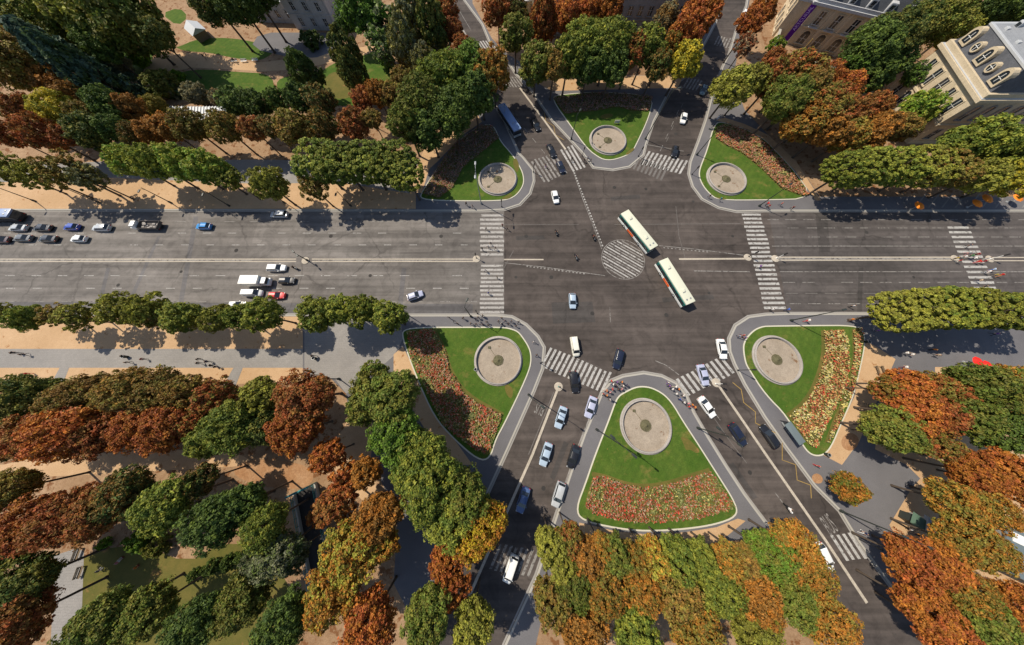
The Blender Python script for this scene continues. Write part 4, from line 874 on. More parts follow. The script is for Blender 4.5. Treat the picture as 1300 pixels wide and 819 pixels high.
# ------------------------------------------------------------------ PEOPLE
def person_mesh(pose):
    me = bpy.data.meshes.new('person'); V = []; Ed = []; Rd = []
    def v(x, y, z, r, par=None):
        V.append((x, y, z)); Rd.append(r); i = len(V)-1
        if par is not None: Ed.append((par, i))
        return i
    st = {'stand': 0.03, 'walk': .24, 'stride': .33, 'sit': 0, 'ride': 0}[pose]; low = -.42 if pose in ('sit', 'ride') else 0
    lean = .16 if pose == 'ride' else 0
    pel = v(0, 0, .96+low, .13); wa = v(.02+lean*.3, 0, 1.13+low, .12); ch = v(.02+lean*.8, 0, 1.34+low, .145); ne = v(.02+lean, 0, 1.48+low, .052, None)
    Ed.extend([(pel, wa), (wa, ch), (ch, ne)]); h1 = v(.035+lean, 0, 1.57+low, .082, ne); h2 = v(.03+lean, 0, 1.665+low, .092, h1); v(.12+lean, 0, 1.585+low, .03, h1)
    for s in (-1, 1):
        sw = st*s*.55; a = v(lean*.85, s*.185, 1.40+low, .062, ch)
        if pose == 'ride': b = v(.30, s*.25, 1.2+low, .046, a); cc = v(.42, s*.30, 1.02-.0+low+.36-.0*s, .036, b)
        elif pose == 'sit': b = v(.06, s*.24, 1.16+low, .046, a); cc = v(.30, s*.17, 1.02+low, .036, b)
        else: b = v(-sw*.4, s*.245, 1.16, .046, a); cc = v(-sw*.7+.07, s*.255, .94, .036, b)
        hd = v(V[cc][0]+.06, V[cc][1], V[cc][2]-.06, .032, cc); v(V[hd][0]+.03, V[hd][1]-s*.035, V[hd][2]+.01, .014, hd)
        for f in range(4): v(V[hd][0]+.05+.004*(2-abs(f-1.5)), V[hd][1]+s*(f-1.5)*.018, V[hd][2]-.055-.006*(2-abs(f-1.5)), .009, hd)
        hp = v(0, s*.095, .88+low, .088, pel); fw = st*s
        if pose in ('sit', 'ride'): kn = v(.40, s*.16, .52, .062, hp); an = v(.34 if pose == 'sit' else .12, s*(.15 if pose == 'sit' else .24), .10 if pose == 'sit' else .24, .042, kn)
        else: kn = v(fw*.62+.02, s*.10, .50, .060, hp); an = v(fw-(.08 if fw < 0 else 0), s*.105, .09+(.06 if fw < -.1 else 0), .042, kn)
        v(V[an][0]+.17, V[an][1]+s*.02, max(.035, V[an][2]-.06), .034, an)
    me.from_pydata(V, Ed, []); o = bpy.data.objects.new('tmp', me); C.objects.link(o)
    o.modifiers.new('skin', 'SKIN'); o.modifiers.new('sub', 'SUBSURF').levels = 1
    for i, sv in enumerate(me.skin_vertices[0].data): sv.radius = (Rd[i], Rd[i]); sv.use_root = (i == pel)
    for i, (sx, sy) in {pel: (.15, .11), wa: (.135, .10), ch: (.165, .11)}.items(): me.skin_vertices[0].data[i].radius = (sx, sy)
    bpy.context.view_layer.update()
    r = bpy.data.meshes.new_from_object(o.evaluated_get(bpy.context.evaluated_depsgraph_get())); bpy.data.objects.remove(o); r.name = 'person'
    r.materials.clear()
    for m in ('skin', 'hair', 'shirt', 'pants', 'shoe'): r.materials.append(M[m])
    zb = .95+low
    for f in r.polygons:
        x, y, z = f.center; m = 0; f.use_smooth = True
        if z > 1.62+low or (z > 1.53+low and x < .02+lean): m = 1
        elif z > 1.475+low: m = 0
        elif abs(y) > .215 and z < 1.22+low and z > .7+low and not (pose in ('sit', 'ride') and z < zb): m = 0
        elif z > zb and not (pose in ('sit', 'ride') and x > .26): m = 2
        elif pose in ('sit', 'ride') and x > .22 and z > .62: m = 0
        elif z < .075: m = 4
        else: m = 3
        f.material_index = m
    return r
PM = {k: person_mesh(k) for k in ('stand', 'walk', 'stride', 'sit', 'ride')}
CLOTH = {'white': (.72, .70, .67), 'black': (.015, .015, .018), 'navy': (.02, .03, .08), 'red': (.55, .03, .03), 'blue': (.05, .12, .42), 'pale blue': (.35, .45, .60), 'pink': (.60, .25, .28), 'purple': (.16, .06, .28),
         'orange': (.62, .20, .04), 'green': (.05, .16, .06), 'teal': (.03, .26, .27), 'beige': (.45, .36, .26), 'grey': (.16, .16, .17), 'brown': (.14, .08, .05), 'yellow': (.60, .45, .08), 'maroon': (.18, .02, .03)}
HAIR = [(.015, .012, .01), (.03, .02, .012), (.10, .06, .03), (.25, .18, .09)]
def person(px, py, topc, botc, label, pose=None, rz=None, z=None, group=None, zm=.9):
    p = gp(px, py, zm); z = gz(p.x, p.y) if z is None else z; pose = pose or random.choice(('stand', 'walk', 'stride', 'walk'))
    o = bpy.data.objects.new('person', PM[pose]); C.objects.link(o); o.location = (p.x, p.y, z); o.rotation_euler = (0, 0, random.uniform(0, 6.28) if rz is None else rz)
    k = random.uniform(.94, 1.08); o.scale = (k, k, k); o['top'] = list(CLOTH[topc]); o['bottom'] = list(CLOTH[botc]); o['hair'] = list(random.choice(HAIR))
    tag(o, label, 'person', group); return o
def crowd(phrase, group, txt):
    ent = []
    for e in txt.split():
        q = e.split(','); a, b = q[2].split('/'); ent.append((float(q[0]), float(q[1]), a.replace('_', ' '), b.replace('_', ' ')))
    ent.sort(); n = len(ent)
    for i, (x, y, a, b) in enumerate(ent):
        pl = 'leftmost' if i == 0 else 'rightmost' if i == n-1 else ORD[i]+' from left'
        person(x, y, a, b, 'person in %s top, %s trousers, %s %s' % (a, b, pl, phrase), group=group)
crowd('on pavement above south-west basin', 'people above the south-west garden', '570,403,black/navy 576,408,navy/grey 581,411,black/black 588,404,black/brown 598,411,black/navy 604,405,navy/black 607,403,grey/black 604,412,black/black 610,410,white/black 613,401,black/navy 613,412,navy/black 618,409,black/grey 620,413,black/black')
crowd('in corner crowd above south-west basin', 'people above the south-west garden', '633,408,black/navy 636,411,white/black 637,404,brown/black 641,408,navy/navy 646,411,black/black 649,408,black/navy 655,414,black/black 658,409,navy/black')
crowd('beside the south-west zebra', 'people beside the south-west zebra', '678,434,white/navy 681,451,black/navy')
crowd('in crowd left of south garden', 'crowd left of the central south garden', '776,484,red/black 778,488,white/navy 783,485,purple/black 789,485,orange/black 791,490,white/black 795,489,navy/black 784,494,black/grey 789,494,pink/black 777,494,red/navy 774,498,pink/black 770,496,orange/maroon 770,502,orange/brown 774,507,white/black 782,490,black/navy 766,500,red/black')
crowd('in line right of south garden', 'crowd right of the central south garden', '848,486,white/purple 849,490,purple/navy 853,494,white/black 857,491,white/beige 861,494,orange/black 858,500,white/grey 867,502,white/black 863,507,blue/navy 868,511,white/black 873,512,pink/black 878,514,orange/black 874,516,red/brown 882,517,orange/maroon')
crowd('by the south-east garden tip', 'people by the south-east garden', '938,427,pale_blue/navy 943,426,red/maroon 945,429,purple/black')
crowd('on the far right zebra crossing', 'people on the far right zebra', '1214,328,yellow/black 1218,331,red/grey 1225,326,white/black 1230,321,white/pink 1233,325,green/black 1237,328,white/navy 1240,323,maroon/black 1242,332,red/red 1248,332,maroon/red 1254,328,white/white 1230,312,navy/black 1244,356,beige/navy 1250,364,black/black 1254,345,white/navy 1261,342,pale_blue/blue 1264,349,yellow/black 1271,349,red/orange')
crowd('on pavement right of junction', 'people on the right-hand pavements', '980,393,white/black 1000,393,blue/navy 1025,407,white/red 1080,406,orange/brown 1082,389,white/black 965,338,purple/white')
crowd('below the north-east garden', 'people below the north-east garden', '901,249,black/black 915,253,teal/grey 974,259,red/black 976,262,maroon/black 992,259,red/navy 1006,264,maroon/black')
crowd('on the long left zebra', 'people on the left zebra', '617,290,black/black 612,316,black/navy 620,313,white/black 623,309,navy/black 629,315,black/grey 638,286,maroon/black 644,290,black/black 616,343,white/navy 631,352,black/black 620,372,blue/black 592,259,black/black 600,262,black/navy')
crowd('near central north garden tip', 'people by the central north garden', '726,202,black/black 742,203,black/navy 746,201,navy/black 750,204,black/black 693,210,black/purple')
crowd('walking on the south walk at left', 'people on the south walk', '20,448,black/black 31,450,black/black 36,474,red/red 157,452,black/navy 163,460,black/black 182,456,maroon/black 253,456,black/black 253,461,black/grey 264,459,navy/black 270,464,black/black 275,466,black/navy 398,452,black/black')
crowd('on the lower right square', 'people on the lower right square', '1037,591,red/red 1074,600,purple/white 1096,676,navy/white 1154,671,white/black 1162,678,black/navy 1167,686,black/black 1086,546,maroon/black')
crowd('under the clipped right row', 'people under the clipped right row', '1112,420,purple/navy 1149,448,white/grey 1156,450,white/black 1184,444,orange/black 1189,451,beige/black 1148,466,white/maroon 1226,468,grey/black 1262,424,purple/black')
crowd('on park paths at top left', 'people in the park', '259,72,black/black 297,77,black/navy 262,70,grey/black')
crowd('along the upper side roads', 'people beside the north-east road', '912,149,white/pale_blue 906,160,navy/black 660,92,black/black 657,84,black/navy')
for x, y, a, b, l in ((148, 715, 'pink', 'beige', 'person in pink top sitting on dry lawn, left of the pair'), (152, 711, 'white', 'maroon', 'person in white top sitting on dry lawn, right of the pair'), (172, 721, 'orange', 'maroon', 'person in orange top sitting alone on the dry lawn'), (125, 725, 'grey', 'white', 'person in grey top sitting at left edge of dry lawn')):
    o = person(x, y, a, b, l, 'sit', 1.2, group='people on the dry lawn', zm=.5); o.location.z = -.22
for x, y, dx, dy, tint, l, a in ((706, 295, 4, 12, 'black', 'black motorcycle highest in the junction, left of the dashed line', 'black'), (753.5, 301, 5, 12, 'black', 'black motorcycle beside the dashed line above the striped disc', 'maroon'), (731, 326, 4, 11, 'grey', 'grey motorcycle lowest of the three in the junction', 'navy'),
                             (374, 340, 14, 4, 'black', 'black motorcycle in front of the white estate car', 'black'), (1001, 646, 10, 14, 'white', 'white motorcycle on the lower south-east road', 'white')):
    m_ = moto(x, y, dx, dy, tint, l)
    o = person(x, y, a, 'black', 'rider in %s top on the %s' % (a, l.split(',')[0].replace(' in the junction', '').replace(' of the three', '')), 'ride', m_.rotation_euler.z, group='motorcycle riders', zm=.9)
    o.location = m_.location+Vector((-.3*math.cos(m_.rotation_euler.z), -.3*math.sin(m_.rotation_euler.z), .28))
# ------------------------------------------------------------------ STREET FURNITURE
def lamp(px, py, h, label, arms=1, ang=0.0, al=1.6, mat='iron', group='street lamps'):
    p = gp(px, py); t = empty('street_lamp', (p.x, p.y, gz(p.x, p.y)-.02)); tag(t, label, 'street lamp', group)
    b = bmesh.new(); lathe(b, [(.26, 0), (.26, .5), (.18, .7), (.13, .9)], 12); tube(b, [(0, 0, .8), (0, 0, h*.6), (0, 0, h)], [.12, .1, .06], 10); mesh_obj('pole', b, M[mat], t, True)
    for k in range(arms):
        a = ang+k*2*math.pi/max(arms, 1); dx, dy = math.cos(a), math.sin(a)
        b = bmesh.new(); tube(b, [(0, 0, h-.9), (dx*al*.35, dy*al*.35, h-.1), (dx*al, dy*al, h+.15)], .05, 8); ao = mesh_obj('arm', b, M[mat], t, True)
        b = bmesh.new(); box(b, -.45, .45, -.19, .19, -.12, .08, 0, .06, mat=Matrix.Translation((dx*(al+.3), dy*(al+.3), h+.13)) @ Matrix.Rotation(a, 4, 'Z')); mesh_obj('luminaire', b, M['iron' if mat == 'iron' else mat], ao, True)
lamp(391, 331, 4.4, 'short black lamp on the round island in the left avenue', 2, 2.4, .5)
lamp(757, 545, 15, 'tall lamp mast at the left kerb of central south garden', 2, -.7, 1.8)
lamp(1066, 648, 11, 'leaning-looking lamp mast beside the bottom right BUS lane', 2, -.4, 1.6)
lamp(671, 501, 14.5, 'tall lamp mast at the kerb left of BUS lettering', 1, -.6, 1.6)
lamp(20, 394, 8, 'black lamp with curved arm below the far left avenue', 1, .5, 1.8)
lamp(1003, 407, 10, 'lamp mast on pavement above the south-east basin', 1, .2, 1.2)
lamp(611, 259, 13, 'pale twin-headed lamp in front of the north-west basin', 2, 1.6, 1.6, 'greym')
lamp(725, 177.5, 8.5, 'lamp post at left kerb of central north garden', 1, 1.0, 1.2)
lamp(819, 177, 15, 'tall lamp mast right of the central north garden', 1, .3, 1.4)
lamp(884, 197, 8, 'lamp post at the left kerb of north-east garden', 1, 2.6, 1.2)
lamp(963, 262, 8, 'lamp post beside the upper end of right zebra', 1, .6, 1.2)
lamp(885, 543, 9, 'lamp post at the right kerb of central south garden', 2, -.7, 1.8)
lamp(598, 402, 10, 'lamp post among the crowd above south-west garden', 1, 1.2, 1.2)
lamp(431, 481, 8, 'lamp with long arm on the pale left square', 1, 2.6, 1.8)
lamp(1262, 232, 9.5, 'white twin-armed lamp among trees at upper right', 2, -.6, 2.4, 'white_m')
for i, (x, y) in enumerate(((46, 256), (128, 258), (218, 258), (292, 262), (362, 258), (446, 262))):
    lamp(x, y, 6.5, 'slim black lamp on the sandy north verge, %s' % ('leftmost' if i == 0 else 'rightmost' if i == 5 else ORD[i]+' from left'), 1, -1.57, .8)
lamp(515, 398, 6, 'lamp post at the corner right of the kerbside plane trees', 1, -.5, 1.0)
def signal(px, py, h, label, mat='black'):
    p = gp(px, py); t = empty('traffic_light', (p.x, p.y, gz(p.x, p.y)-.02)); tag(t, label, 'traffic light', 'traffic lights')
    b = bmesh.new(); tube(b, [(0, 0, 0), (0, 0, h)], .07, 8); lathe(b, [(.16, 0), (.16, .3), (.08, .4)], 10); mesh_obj('post', b, M[mat], t, True)
    b = bmesh.new(); box(b, -.14, .14, -.13, .13, h-.9, h, 0, .03); ho = mesh_obj('signal_head', b, M['black'], t, True)
    for k in range(3):
        b = bmesh.new(); ball(b, (0, -.14, h-.16-.28*k), .09, sc=(1, .4, 1)); mesh_obj('lens', b, M['lampr' if k == 0 else 'signal'], ho, True)
for a in ((605, 328, 3.2, 'traffic light on the median at the left zebra'), (950, 326, 3.2, 'traffic light on the median left of right zebra'), (985, 328, 3.2, 'traffic light on the median right of right zebra', 'white_m'),
          (1079, 407, 4.2, 'traffic light on pavement right of the south-east garden'), (936, 470, 5, 'tall traffic light at the left corner of south-east garden'), (908, 487, 3.4, 'traffic light at the top of the south-east separator', 'white_m'),
          (686, 461, 4.2, 'traffic light at the left end of south-west zebra'), (739, 198, 3.4, 'traffic light at the left corner of central north garden'), (677, 219, 3.4, 'traffic light at the left end of north-west zebra'),
          (810, 199, 3.6, 'traffic light at the left end of north-east zebra'), (878, 222, 3.4, 'traffic light at the right end of north-east zebra'), (768, 503, 3.6, 'traffic light beside the crowd at right end of south-west zebra'), (709, 491, 2.4, 'short traffic light at the top of south-west separator', 'teal'), (637, 263, 3.4, 'traffic light at the top of the long left zebra'), (606, 398, 3.4, 'traffic light at the bottom of the long left zebra'), (1256, 329, 3.2, 'traffic light on the median at far right zebra', 'white_m'), (1090, 684, 3.6, 'traffic light at the right end of bottom right zebra')): signal(*a)
random.seed(5)
for x, y in ((560, 300), (470, 350), (300, 318), (150, 362), (668, 300), (700, 352), (752, 398), (846, 400), (880, 256), (820, 240), (900, 372), (1100, 295), (1160, 352), (930, 300), (700, 470), (738, 600), (690, 620), (890, 560), (952, 600), (858, 170), (680, 205), (780, 238), (655, 352), (640, 395), (420, 300), (230, 345)):
    p = gp(x, y); g = bmesh.new(); bmesh.ops.create_circle(g, cap_ends=True, segments=20, radius=random.choice((.36, .42, .5)), matrix=Matrix.Translation((p.x, p.y, .0135))); o = mesh_obj('manhole_cover', g, M['dark']); o['kind'] = 'structure'
for t_ in ('700,384 752,383 756,409 702,411', '655,300 690,299 692,304 655,305', '840,378 905,374 907,380 842,384', '1090,340 1096,340 1094,396 1088,396', '1035,270 1050,270 1054,320 1040,320', '716,560 722,563 704,610 698,606', '925,590 931,587 962,632 955,634', '775,250 812,247 813,252 776,255'):
    sheet('tar_patch', P(t_), .0105, M['tar'])
for t_ in ('510,340 516,340 510,398 504,398', '135,340 140,340 126,398 121,398', '246,275 252,275 230,398 224,398', '200,300 204,300 160,398 155,398'):
    sheet('tar_patch', P(t_), .0105, M['lane'])
# small round islands on the median
for x, y in ((388, 331), (605, 329), (949, 327), (984, 328.5), (1212, 328.5), (1256, 329), (709, 491), (909, 486)):
    p = gp(x, y); g = bmesh.new(); r = lathe(g, [(.95, 0), (.95, .11), (.85, .14), (.3, .14)], 24, 0, p.x, p.y); g.faces.new(r[-1]); o = mesh_obj('traffic_island', g, M['sett'], None, True); o['kind'] = 'structure'
def bench(px, py, rz, label, mat='wood'):
    p = gp(px, py, .4); t = empty('park_bench', (p.x, p.y, gz(p.x, p.y)-.02), rz); tag(t, label, 'bench', 'park benches')
    b = bmesh.new()
    for k in range(4): box(b, -.95, .95, -.25+k*.13, -.15+k*.13, .42, .46)
    mesh_obj('seat', b, M[mat], t); b = bmesh.new()
    for k in range(3): box(b, -.95, .95, .26+k*.03, .30+k*.03, .55+k*.13, .65+k*.13)
    mesh_obj('backrest', b, M[mat], t)
    for s in (-.75, .75):
        b = bmesh.new(); box(b, s-.04, s+.04, -.24, -.18, 0, .42); box(b, s-.04, s+.04, .24, .3, 0, .9); box(b, s-.04, s+.04, -.18, .24, .36, .42); mesh_obj('leg', b, M['iron'], t)
for i, a in enumerate(((100, 703, 1.57, 'wooden bench on the lower left path, upper one by the lawn'), (103, 726, 1.57, 'wooden bench on the lower left path, lower one by the lawn'), (1114, 470, 1.57, 'wooden bench right of the south-east garden, left of pair'), (1121, 470, 1.57, 'wooden bench right of the south-east garden, right of pair'), (1100, 518, 1.2, 'dark bench on the sand beside the south-east garden'), (324, 77, .1, 'white bench beside the park lawn, right one', 'white_m'), (310, 78, .1, 'white bench beside the park lawn, left one', 'white_m'), (298, 78, .1, 'grey bench beside the park lawn', 'greym'))): bench(*a)
def parasol(px, py, z, r, mat, label):
    p = gp(px, py, z); t = empty('parasol', (p.x, p.y, .15)); tag(t, label, 'parasol', 'parasols')
    b = bmesh.new(); lathe(b, [(r, z-.55), (r*.55, z-.2), (.05, z)], 8); mesh_obj('canopy', b, M[mat], t); b = bmesh.new(); tube(b, [(0, 0, 0), (0, 0, z-.1)], .04, 8); mesh_obj('pole', b, M['white_m'], t)
    b = bmesh.new(); lathe(b, [(.35, 0), (.35, .08), (.05, .12)], 14); mesh_obj('foot', b, M['greym'], t)
parasol(1245, 459, 2.6, 1.1, 'redcloth', 'red parasol on the right-hand pavement, left of the pair'); parasol(1257, 464, 2.5, 1.1, 'redcloth', 'red parasol on the right-hand pavement, right of the pair')
parasol(1170, 260, 2.4, 1.25, 'orangecloth', 'orange parasol on the upper right pavement, leftmost'); parasol(1244, 257, 2.4, 1.3, 'orangecloth', 'orange parasol on the upper right pavement, second from left'); parasol(1257, 251, 2.4, 1.4, 'orangecloth', 'orange parasol on the upper right pavement, third from left'); parasol(1296, 250, 2.4, 1.2, 'orangecloth', 'orange parasol at the upper right photo edge')
# bus shelter
a, b_ = gp(999, 537, 2.4), gp(1018, 563, 2.4); m_ = (a+b_)/2; d = b_-a; L = d.length
t = empty('bus_shelter', (m_.x, m_.y, .125), math.atan2(d.y, d.x)); tag(t, 'grey-green bus shelter beside the south-east flower bed', 'bus shelter')
g = bmesh.new(); box(g, -L/2, L/2, -.8, .8, 2.35, 2.5, 0, .06); mesh_obj('roof', g, M['shelter_roof'], t, True)
for x in (-L/2+.2, 0, L/2-.2):
    g = bmesh.new(); tube(g, [(x, .7, 0), (x, .7, 2.35)], .05, 8); mesh_obj('post', g, M['black'], t, True)
g = bmesh.new(); box(g, -L/2+.2, L/2-.2, .72, .74, .3, 2.2); mesh_obj('glass_panel', g, M['glass'], t)
g = bmesh.new(); box(g, -L/2+.4, L/2-1.4, .3, .65, .42, .47); mesh_obj('seat', g, M['greym'], t)
# kiosks
def kiosk(px, py, rz, w_, d_, h_, roofm, wallm, label):
    p = gp(px, py, h_); t = empty('kiosk', (p.x, p.y, .13), rz); tag(t, label, 'kiosk', 'small kiosks')
    g = bmesh.new(); box(g, -w_/2, w_/2, -d_/2, d_/2, 0, h_-.2); mesh_obj('wall', g, M[wallm], t)
    g = bmesh.new(); box(g, -w_/2-.4, w_/2+.4, -d_/2-.4, d_/2+.4, h_-.2, h_+.25, 0, 0, .8); mesh_obj('roof', g, M[roofm], t)
    g = bmesh.new(); box(g, -w_*.32, w_*.32, -d_/2-.03, -d_/2+.02, 1.0, 2.0); mesh_obj('serving_hatch', g, M['glass'], t)
    g = bmesh.new(); box(g, -w_*.36, w_*.36, -d_/2-.45, -d_/2-.03, .9, .98); mesh_obj('counter', g, M['wood'], t)
kiosk(1184, 668, -.5, 2.2, 1.8, 2.6, 'zinc', 'greym', 'small grey kiosk at the edge of the lower right grove'); kiosk(1166, 662, .9, 1.4, 1.4, 2.4, 'greenroof', 'iron', 'small green kiosk left of the grey kiosk')
def bin_(px, py, label, mat='iron'):
    p = gp(px, py, .6); g = bmesh.new(); t = empty('litter_bin', (p.x, p.y, gz(p.x, p.y))); tag(t, label, 'litter bin', 'litter bins')
    lathe(g, [(.28, 0), (.32, .85), (.34, .9), (.26, .9), (.24, .3), (.01, .3)], 14); mesh_obj('drum', g, M[mat], t, True); g = bmesh.new(); lathe(g, [(.36, .9), (.36, .96), (.28, .96), (.28, .9)], 14); mesh_obj('collar', g, M['greym'], t)
bin_(158.5, 453, 'black bin on the south walk, left of walkers'); bin_(399, 455, 'black bin on the pale left square'); bin_(1050, 577, 'dark bin at the lower tip of south-east garden'); bin_(604, 469, 'dark green bin beside the south-west basin'); bin_(1101, 434, 'dark bin at the right corner of south-east garden')
p = gp(783, 156, .6); t = empty('garden_sign', (p.x, p.y, .225)); tag(t, 'small cream board standing on the central north lawn', 'sign')
g = bmesh.new(); box(g, -.75, .75, -.06, .06, .3, 1.3, 0, .02); mesh_obj('board', g, M['border'], t)
for s in (-.6, .6):
    g = bmesh.new(); box(g, s-.05, s+.05, -.05, .05, 0, .3); mesh_obj('leg', g, M['wood'], t)
# teal-railed passage at lower left
a, b_ = gp(389, 618), gp(412, 735); d = b_-a; L = d.length; rz = math.atan2(d.y, d.x); m_ = (a+b_)/2
t = empty('railed_ramp', (m_.x, m_.y, .13), rz); tag(t, 'teal-railed dark ramp in the orange grove at lower left', 'ramp')
g = bmesh.new(); box(g, -L/2, L/2, -2.0, 2.0, .01, .05); mesh_obj('ramp_floor', g, M['dark'], t)
for s in (-2.1, 2.1):
    g = bmesh.new(); box(g, -L/2, L/2, s-.15, s+.15, 0, .7); mesh_obj('parapet', g, M['kerb'], t)
    g = bmesh.new(); tube(g, [(-L/2, s, 1.5), (L/2, s, 1.5)], .06, 6); tube(g, [(-L/2, s, 1.1), (L/2, s, 1.1)], .04, 6)
    for k in range(12): x = -L/2+k*L/11; tube(g, [(x, s, .7), (x, s, 1.5)], .05, 6)
    mesh_obj('railing', g, M['teal'], t)
g = bmesh.new(); box(g, -L/2-.1, -L/2+.25, -2.25, 2.25, 2.3, 2.6); tube(g, [(-L/2, -2.1, 0), (-L/2, -2.1, 2.4)], .08, 6); tube(g, [(-L/2, 2.1, 0), (-L/2, 2.1, 2.4)], .08, 6); mesh_obj('gate_frame', g, M['teal'], t)
# ribbed shelter in the park
a, b_ = gp(206, 139, 3), gp(288, 143, 3); d = b_-a; L = d.length; m_ = (a+b_)/2
t = empty('ribbed_shelter', (m_.x, m_.y-1, .13), 0); tag(t, 'long low shelter with pale ribbed roof in the park', 'shelter')
g = bmesh.new()
vs = [g.verts.new(q) for q in ((-L/2, -1.9, 2.4), (L/2, -1.9, 2.4), (L/2, 1.9, 3.4), (-L/2, 1.9, 3.4), (-L/2, -1.9, 2.55), (L/2, -1.9, 2.55), (L/2, 1.9, 3.55), (-L/2, 1.9, 3.55))]
for q in ((3, 2, 1, 0), (4, 5, 6, 7), (0, 1, 5, 4), (1, 2, 6, 5), (2, 3, 7, 6), (3, 0, 4, 7)): g.faces.new([vs[i] for i in q])
ro = mesh_obj('roof', g, M['zinc'], t)
for k in range(22):
    x = -L/2+.3+k*(L-.6)/21; g = bmesh.new(); tube(g, [(x, -1.95, 2.62), (x, 1.95, 3.62)], .13, 6); mesh_obj('rib', g, M['white_m'], ro)
g = bmesh.new(); box(g, -L/2+.3, L/2-.3, 1.3, 1.6, 0, 3.2); mesh_obj('wall', g, M['wood'], t)
for k in range(6):
    x = -L/2+.4+k*(L-.8)/5; g = bmesh.new(); tube(g, [(x, -1.6, 0), (x, -1.6, 2.45)], .09, 6); mesh_obj('post', g, M['wood'], t)
# ------------------------------------------------------------------ BUILDINGS
def window(parent, o, ux, uy, w_, h_, z, arch=False, mat='stone', dep=.06):
    """window on a wall: o = wall point (x,y) of the window centre, u = wall direction, outward normal = (uy,-ux)"""
    nx, ny = uy, -ux
    def pt(s, zz, out): return Vector((o[0]+ux*s+nx*out, o[1]+uy*s+ny*out, zz))
    prof = [(-w_/2, z), (w_/2, z), (w_/2, z+h_)]
    if arch: prof += [(math.cos(a)*w_/2, z+h_+math.sin(a)*w_/2) for a in (math.pi/6, math.pi/3, math.pi/2, 2*math.pi/3, 5*math.pi/6)]
    prof += [(-w_/2, z+h_)]
    b = bmesh.new(); cz = z+h_/2
    outer = [(s*1.32, cz+(q-cz)*1.13) for s, q in prof]; n = len(prof)
    A = [b.verts.new(pt(s, q, .16)) for s, q in outer]; B = [b.verts.new(pt(s, q, .16)) for s, q in prof]; D = [b.verts.new(pt(s, q, .0)) for s, q in outer]; E2 = [b.verts.new(pt(s, q, .02)) for s, q in prof]
    for k in range(n):
        j = (k+1) % n; b.faces.new((A[k], A[j], B[j], B[k])); b.faces.new((D[k], D[j], A[j], A[k])); b.faces.new((B[k], B[j], E2[j], E2[k]))
    bmesh.ops.recalc_face_normals(b, faces=b.faces); wo = mesh_obj('window', b, M[mat], parent)
    b = bmesh.new(); b.faces.new([b.verts.new(pt(s, q, .03)) for s, q in prof]); mesh_obj('pane', b, M['glass'], wo)
    b = bmesh.new()
    for s0, s1, q0, q1 in ((-.045, .045, z, z+h_), (-w_/2, w_/2, z+h_*.55-.04, z+h_*.55+.04)):
        b.faces.new([b.verts.new(pt(*q)) for q in ((s0, q0, .06), (s1, q0, .06), (s1, q1, .06), (s0, q1, .06))])
    mesh_obj('glazing_bar', b, M['white_m'], wo)
    b = bmesh.new(); vs = [b.verts.new(pt(s, q, o_)) for o_ in (.0, .34) for s, q in ((-w_*.7, z-.22), (w_*.7, z-.22), (w_*.7, z-.04), (-w_*.7, z-.04))]
    for q in ((4, 5, 6, 7), (0, 4, 7, 3), (1, 2, 6, 5), (3, 7, 6, 2), (0, 1, 5, 4)): b.faces.new([vs[i] for i in q])
    bmesh.ops.recalc_face_normals(b, faces=b.faces); mesh_obj('sill', b, M[mat], wo)
def band(parent, name, x0, x1, y0, y1, z0, z1, out, mat):
    b = bmesh.new(); box(b, x0-out, x1+out, y0-out, y1+out, z0, z1, 0, .04); mesh_obj(name, b, M[mat], parent)
def frustum(b, x0, x1, y0, y1, z0, z1, i):
    lo = [b.verts.new(q) for q in ((x0, y0, z0), (x1, y0, z0), (x1, y1, z0), (x0, y1, z0))]; hi = [b.verts.new(q) for q in ((x0+i, y0+i, z1), (x1-i, y0+i, z1), (x1-i, y1-i, z1), (x0+i, y1-i, z1))]
    for k in range(4): b.faces.new((lo[k], lo[(k+1) % 4], hi[(k+1) % 4], hi[k]))
    b.faces.new(hi)
# the cream mansion (west front in the sun)
x0, x1, y0, y1 = 116.5, 152.0, 65.6, 85.2
t = empty('mansion', (0, 0, .1)); tag(t, 'cream stone mansion with slate mansard and zinc roof at upper right', 'building')
b = bmesh.new(); box(b, x0, x1, y0, y1, 0, 13.6); mesh_obj('wall', b, M['stone'], t)
band(t, 'string_course', x0, x1, y0, y1, 6.1, 6.6, .28, 'stone'); band(t, 'cornice', x0, x1, y0, y1, 13.2, 14.0, .7, 'stone'); band(t, 'gutter_band', x0, x1, y0, y1, 14.0, 14.14, .45, 'zincpale')
band(t, 'plinth', x0, x1, y0, y1, 0.01, 1.0, .18, 'stone')
b = bmesh.new(); box(b, x0-.1, x1+.1, y0-.1, y1+.1, 14.14, 15.1); mesh_obj('parapet', b, M['stone'], t)
b = bmesh.new(); frustum(b, x0+.5, x1-.5, y0+.5, y1-.5, 15.0, 19.6, 1.5); ma = mesh_obj('mansard', b, M['slate'], t)
b = bmesh.new(); box(b, x0+1.8, x1-1.8, y0+1.8, y1-1.8, 19.5, 19.95, 0, .06); mesh_obj('roof_edge', b, M['zincpale'], t)
b = bmesh.new(); frustum(b, x0+2.3, x1-2.3, y0+2.3, y1-2.3, 19.9, 22.6, 7.0); ro = mesh_obj('roof', b, M['zinc'], t)
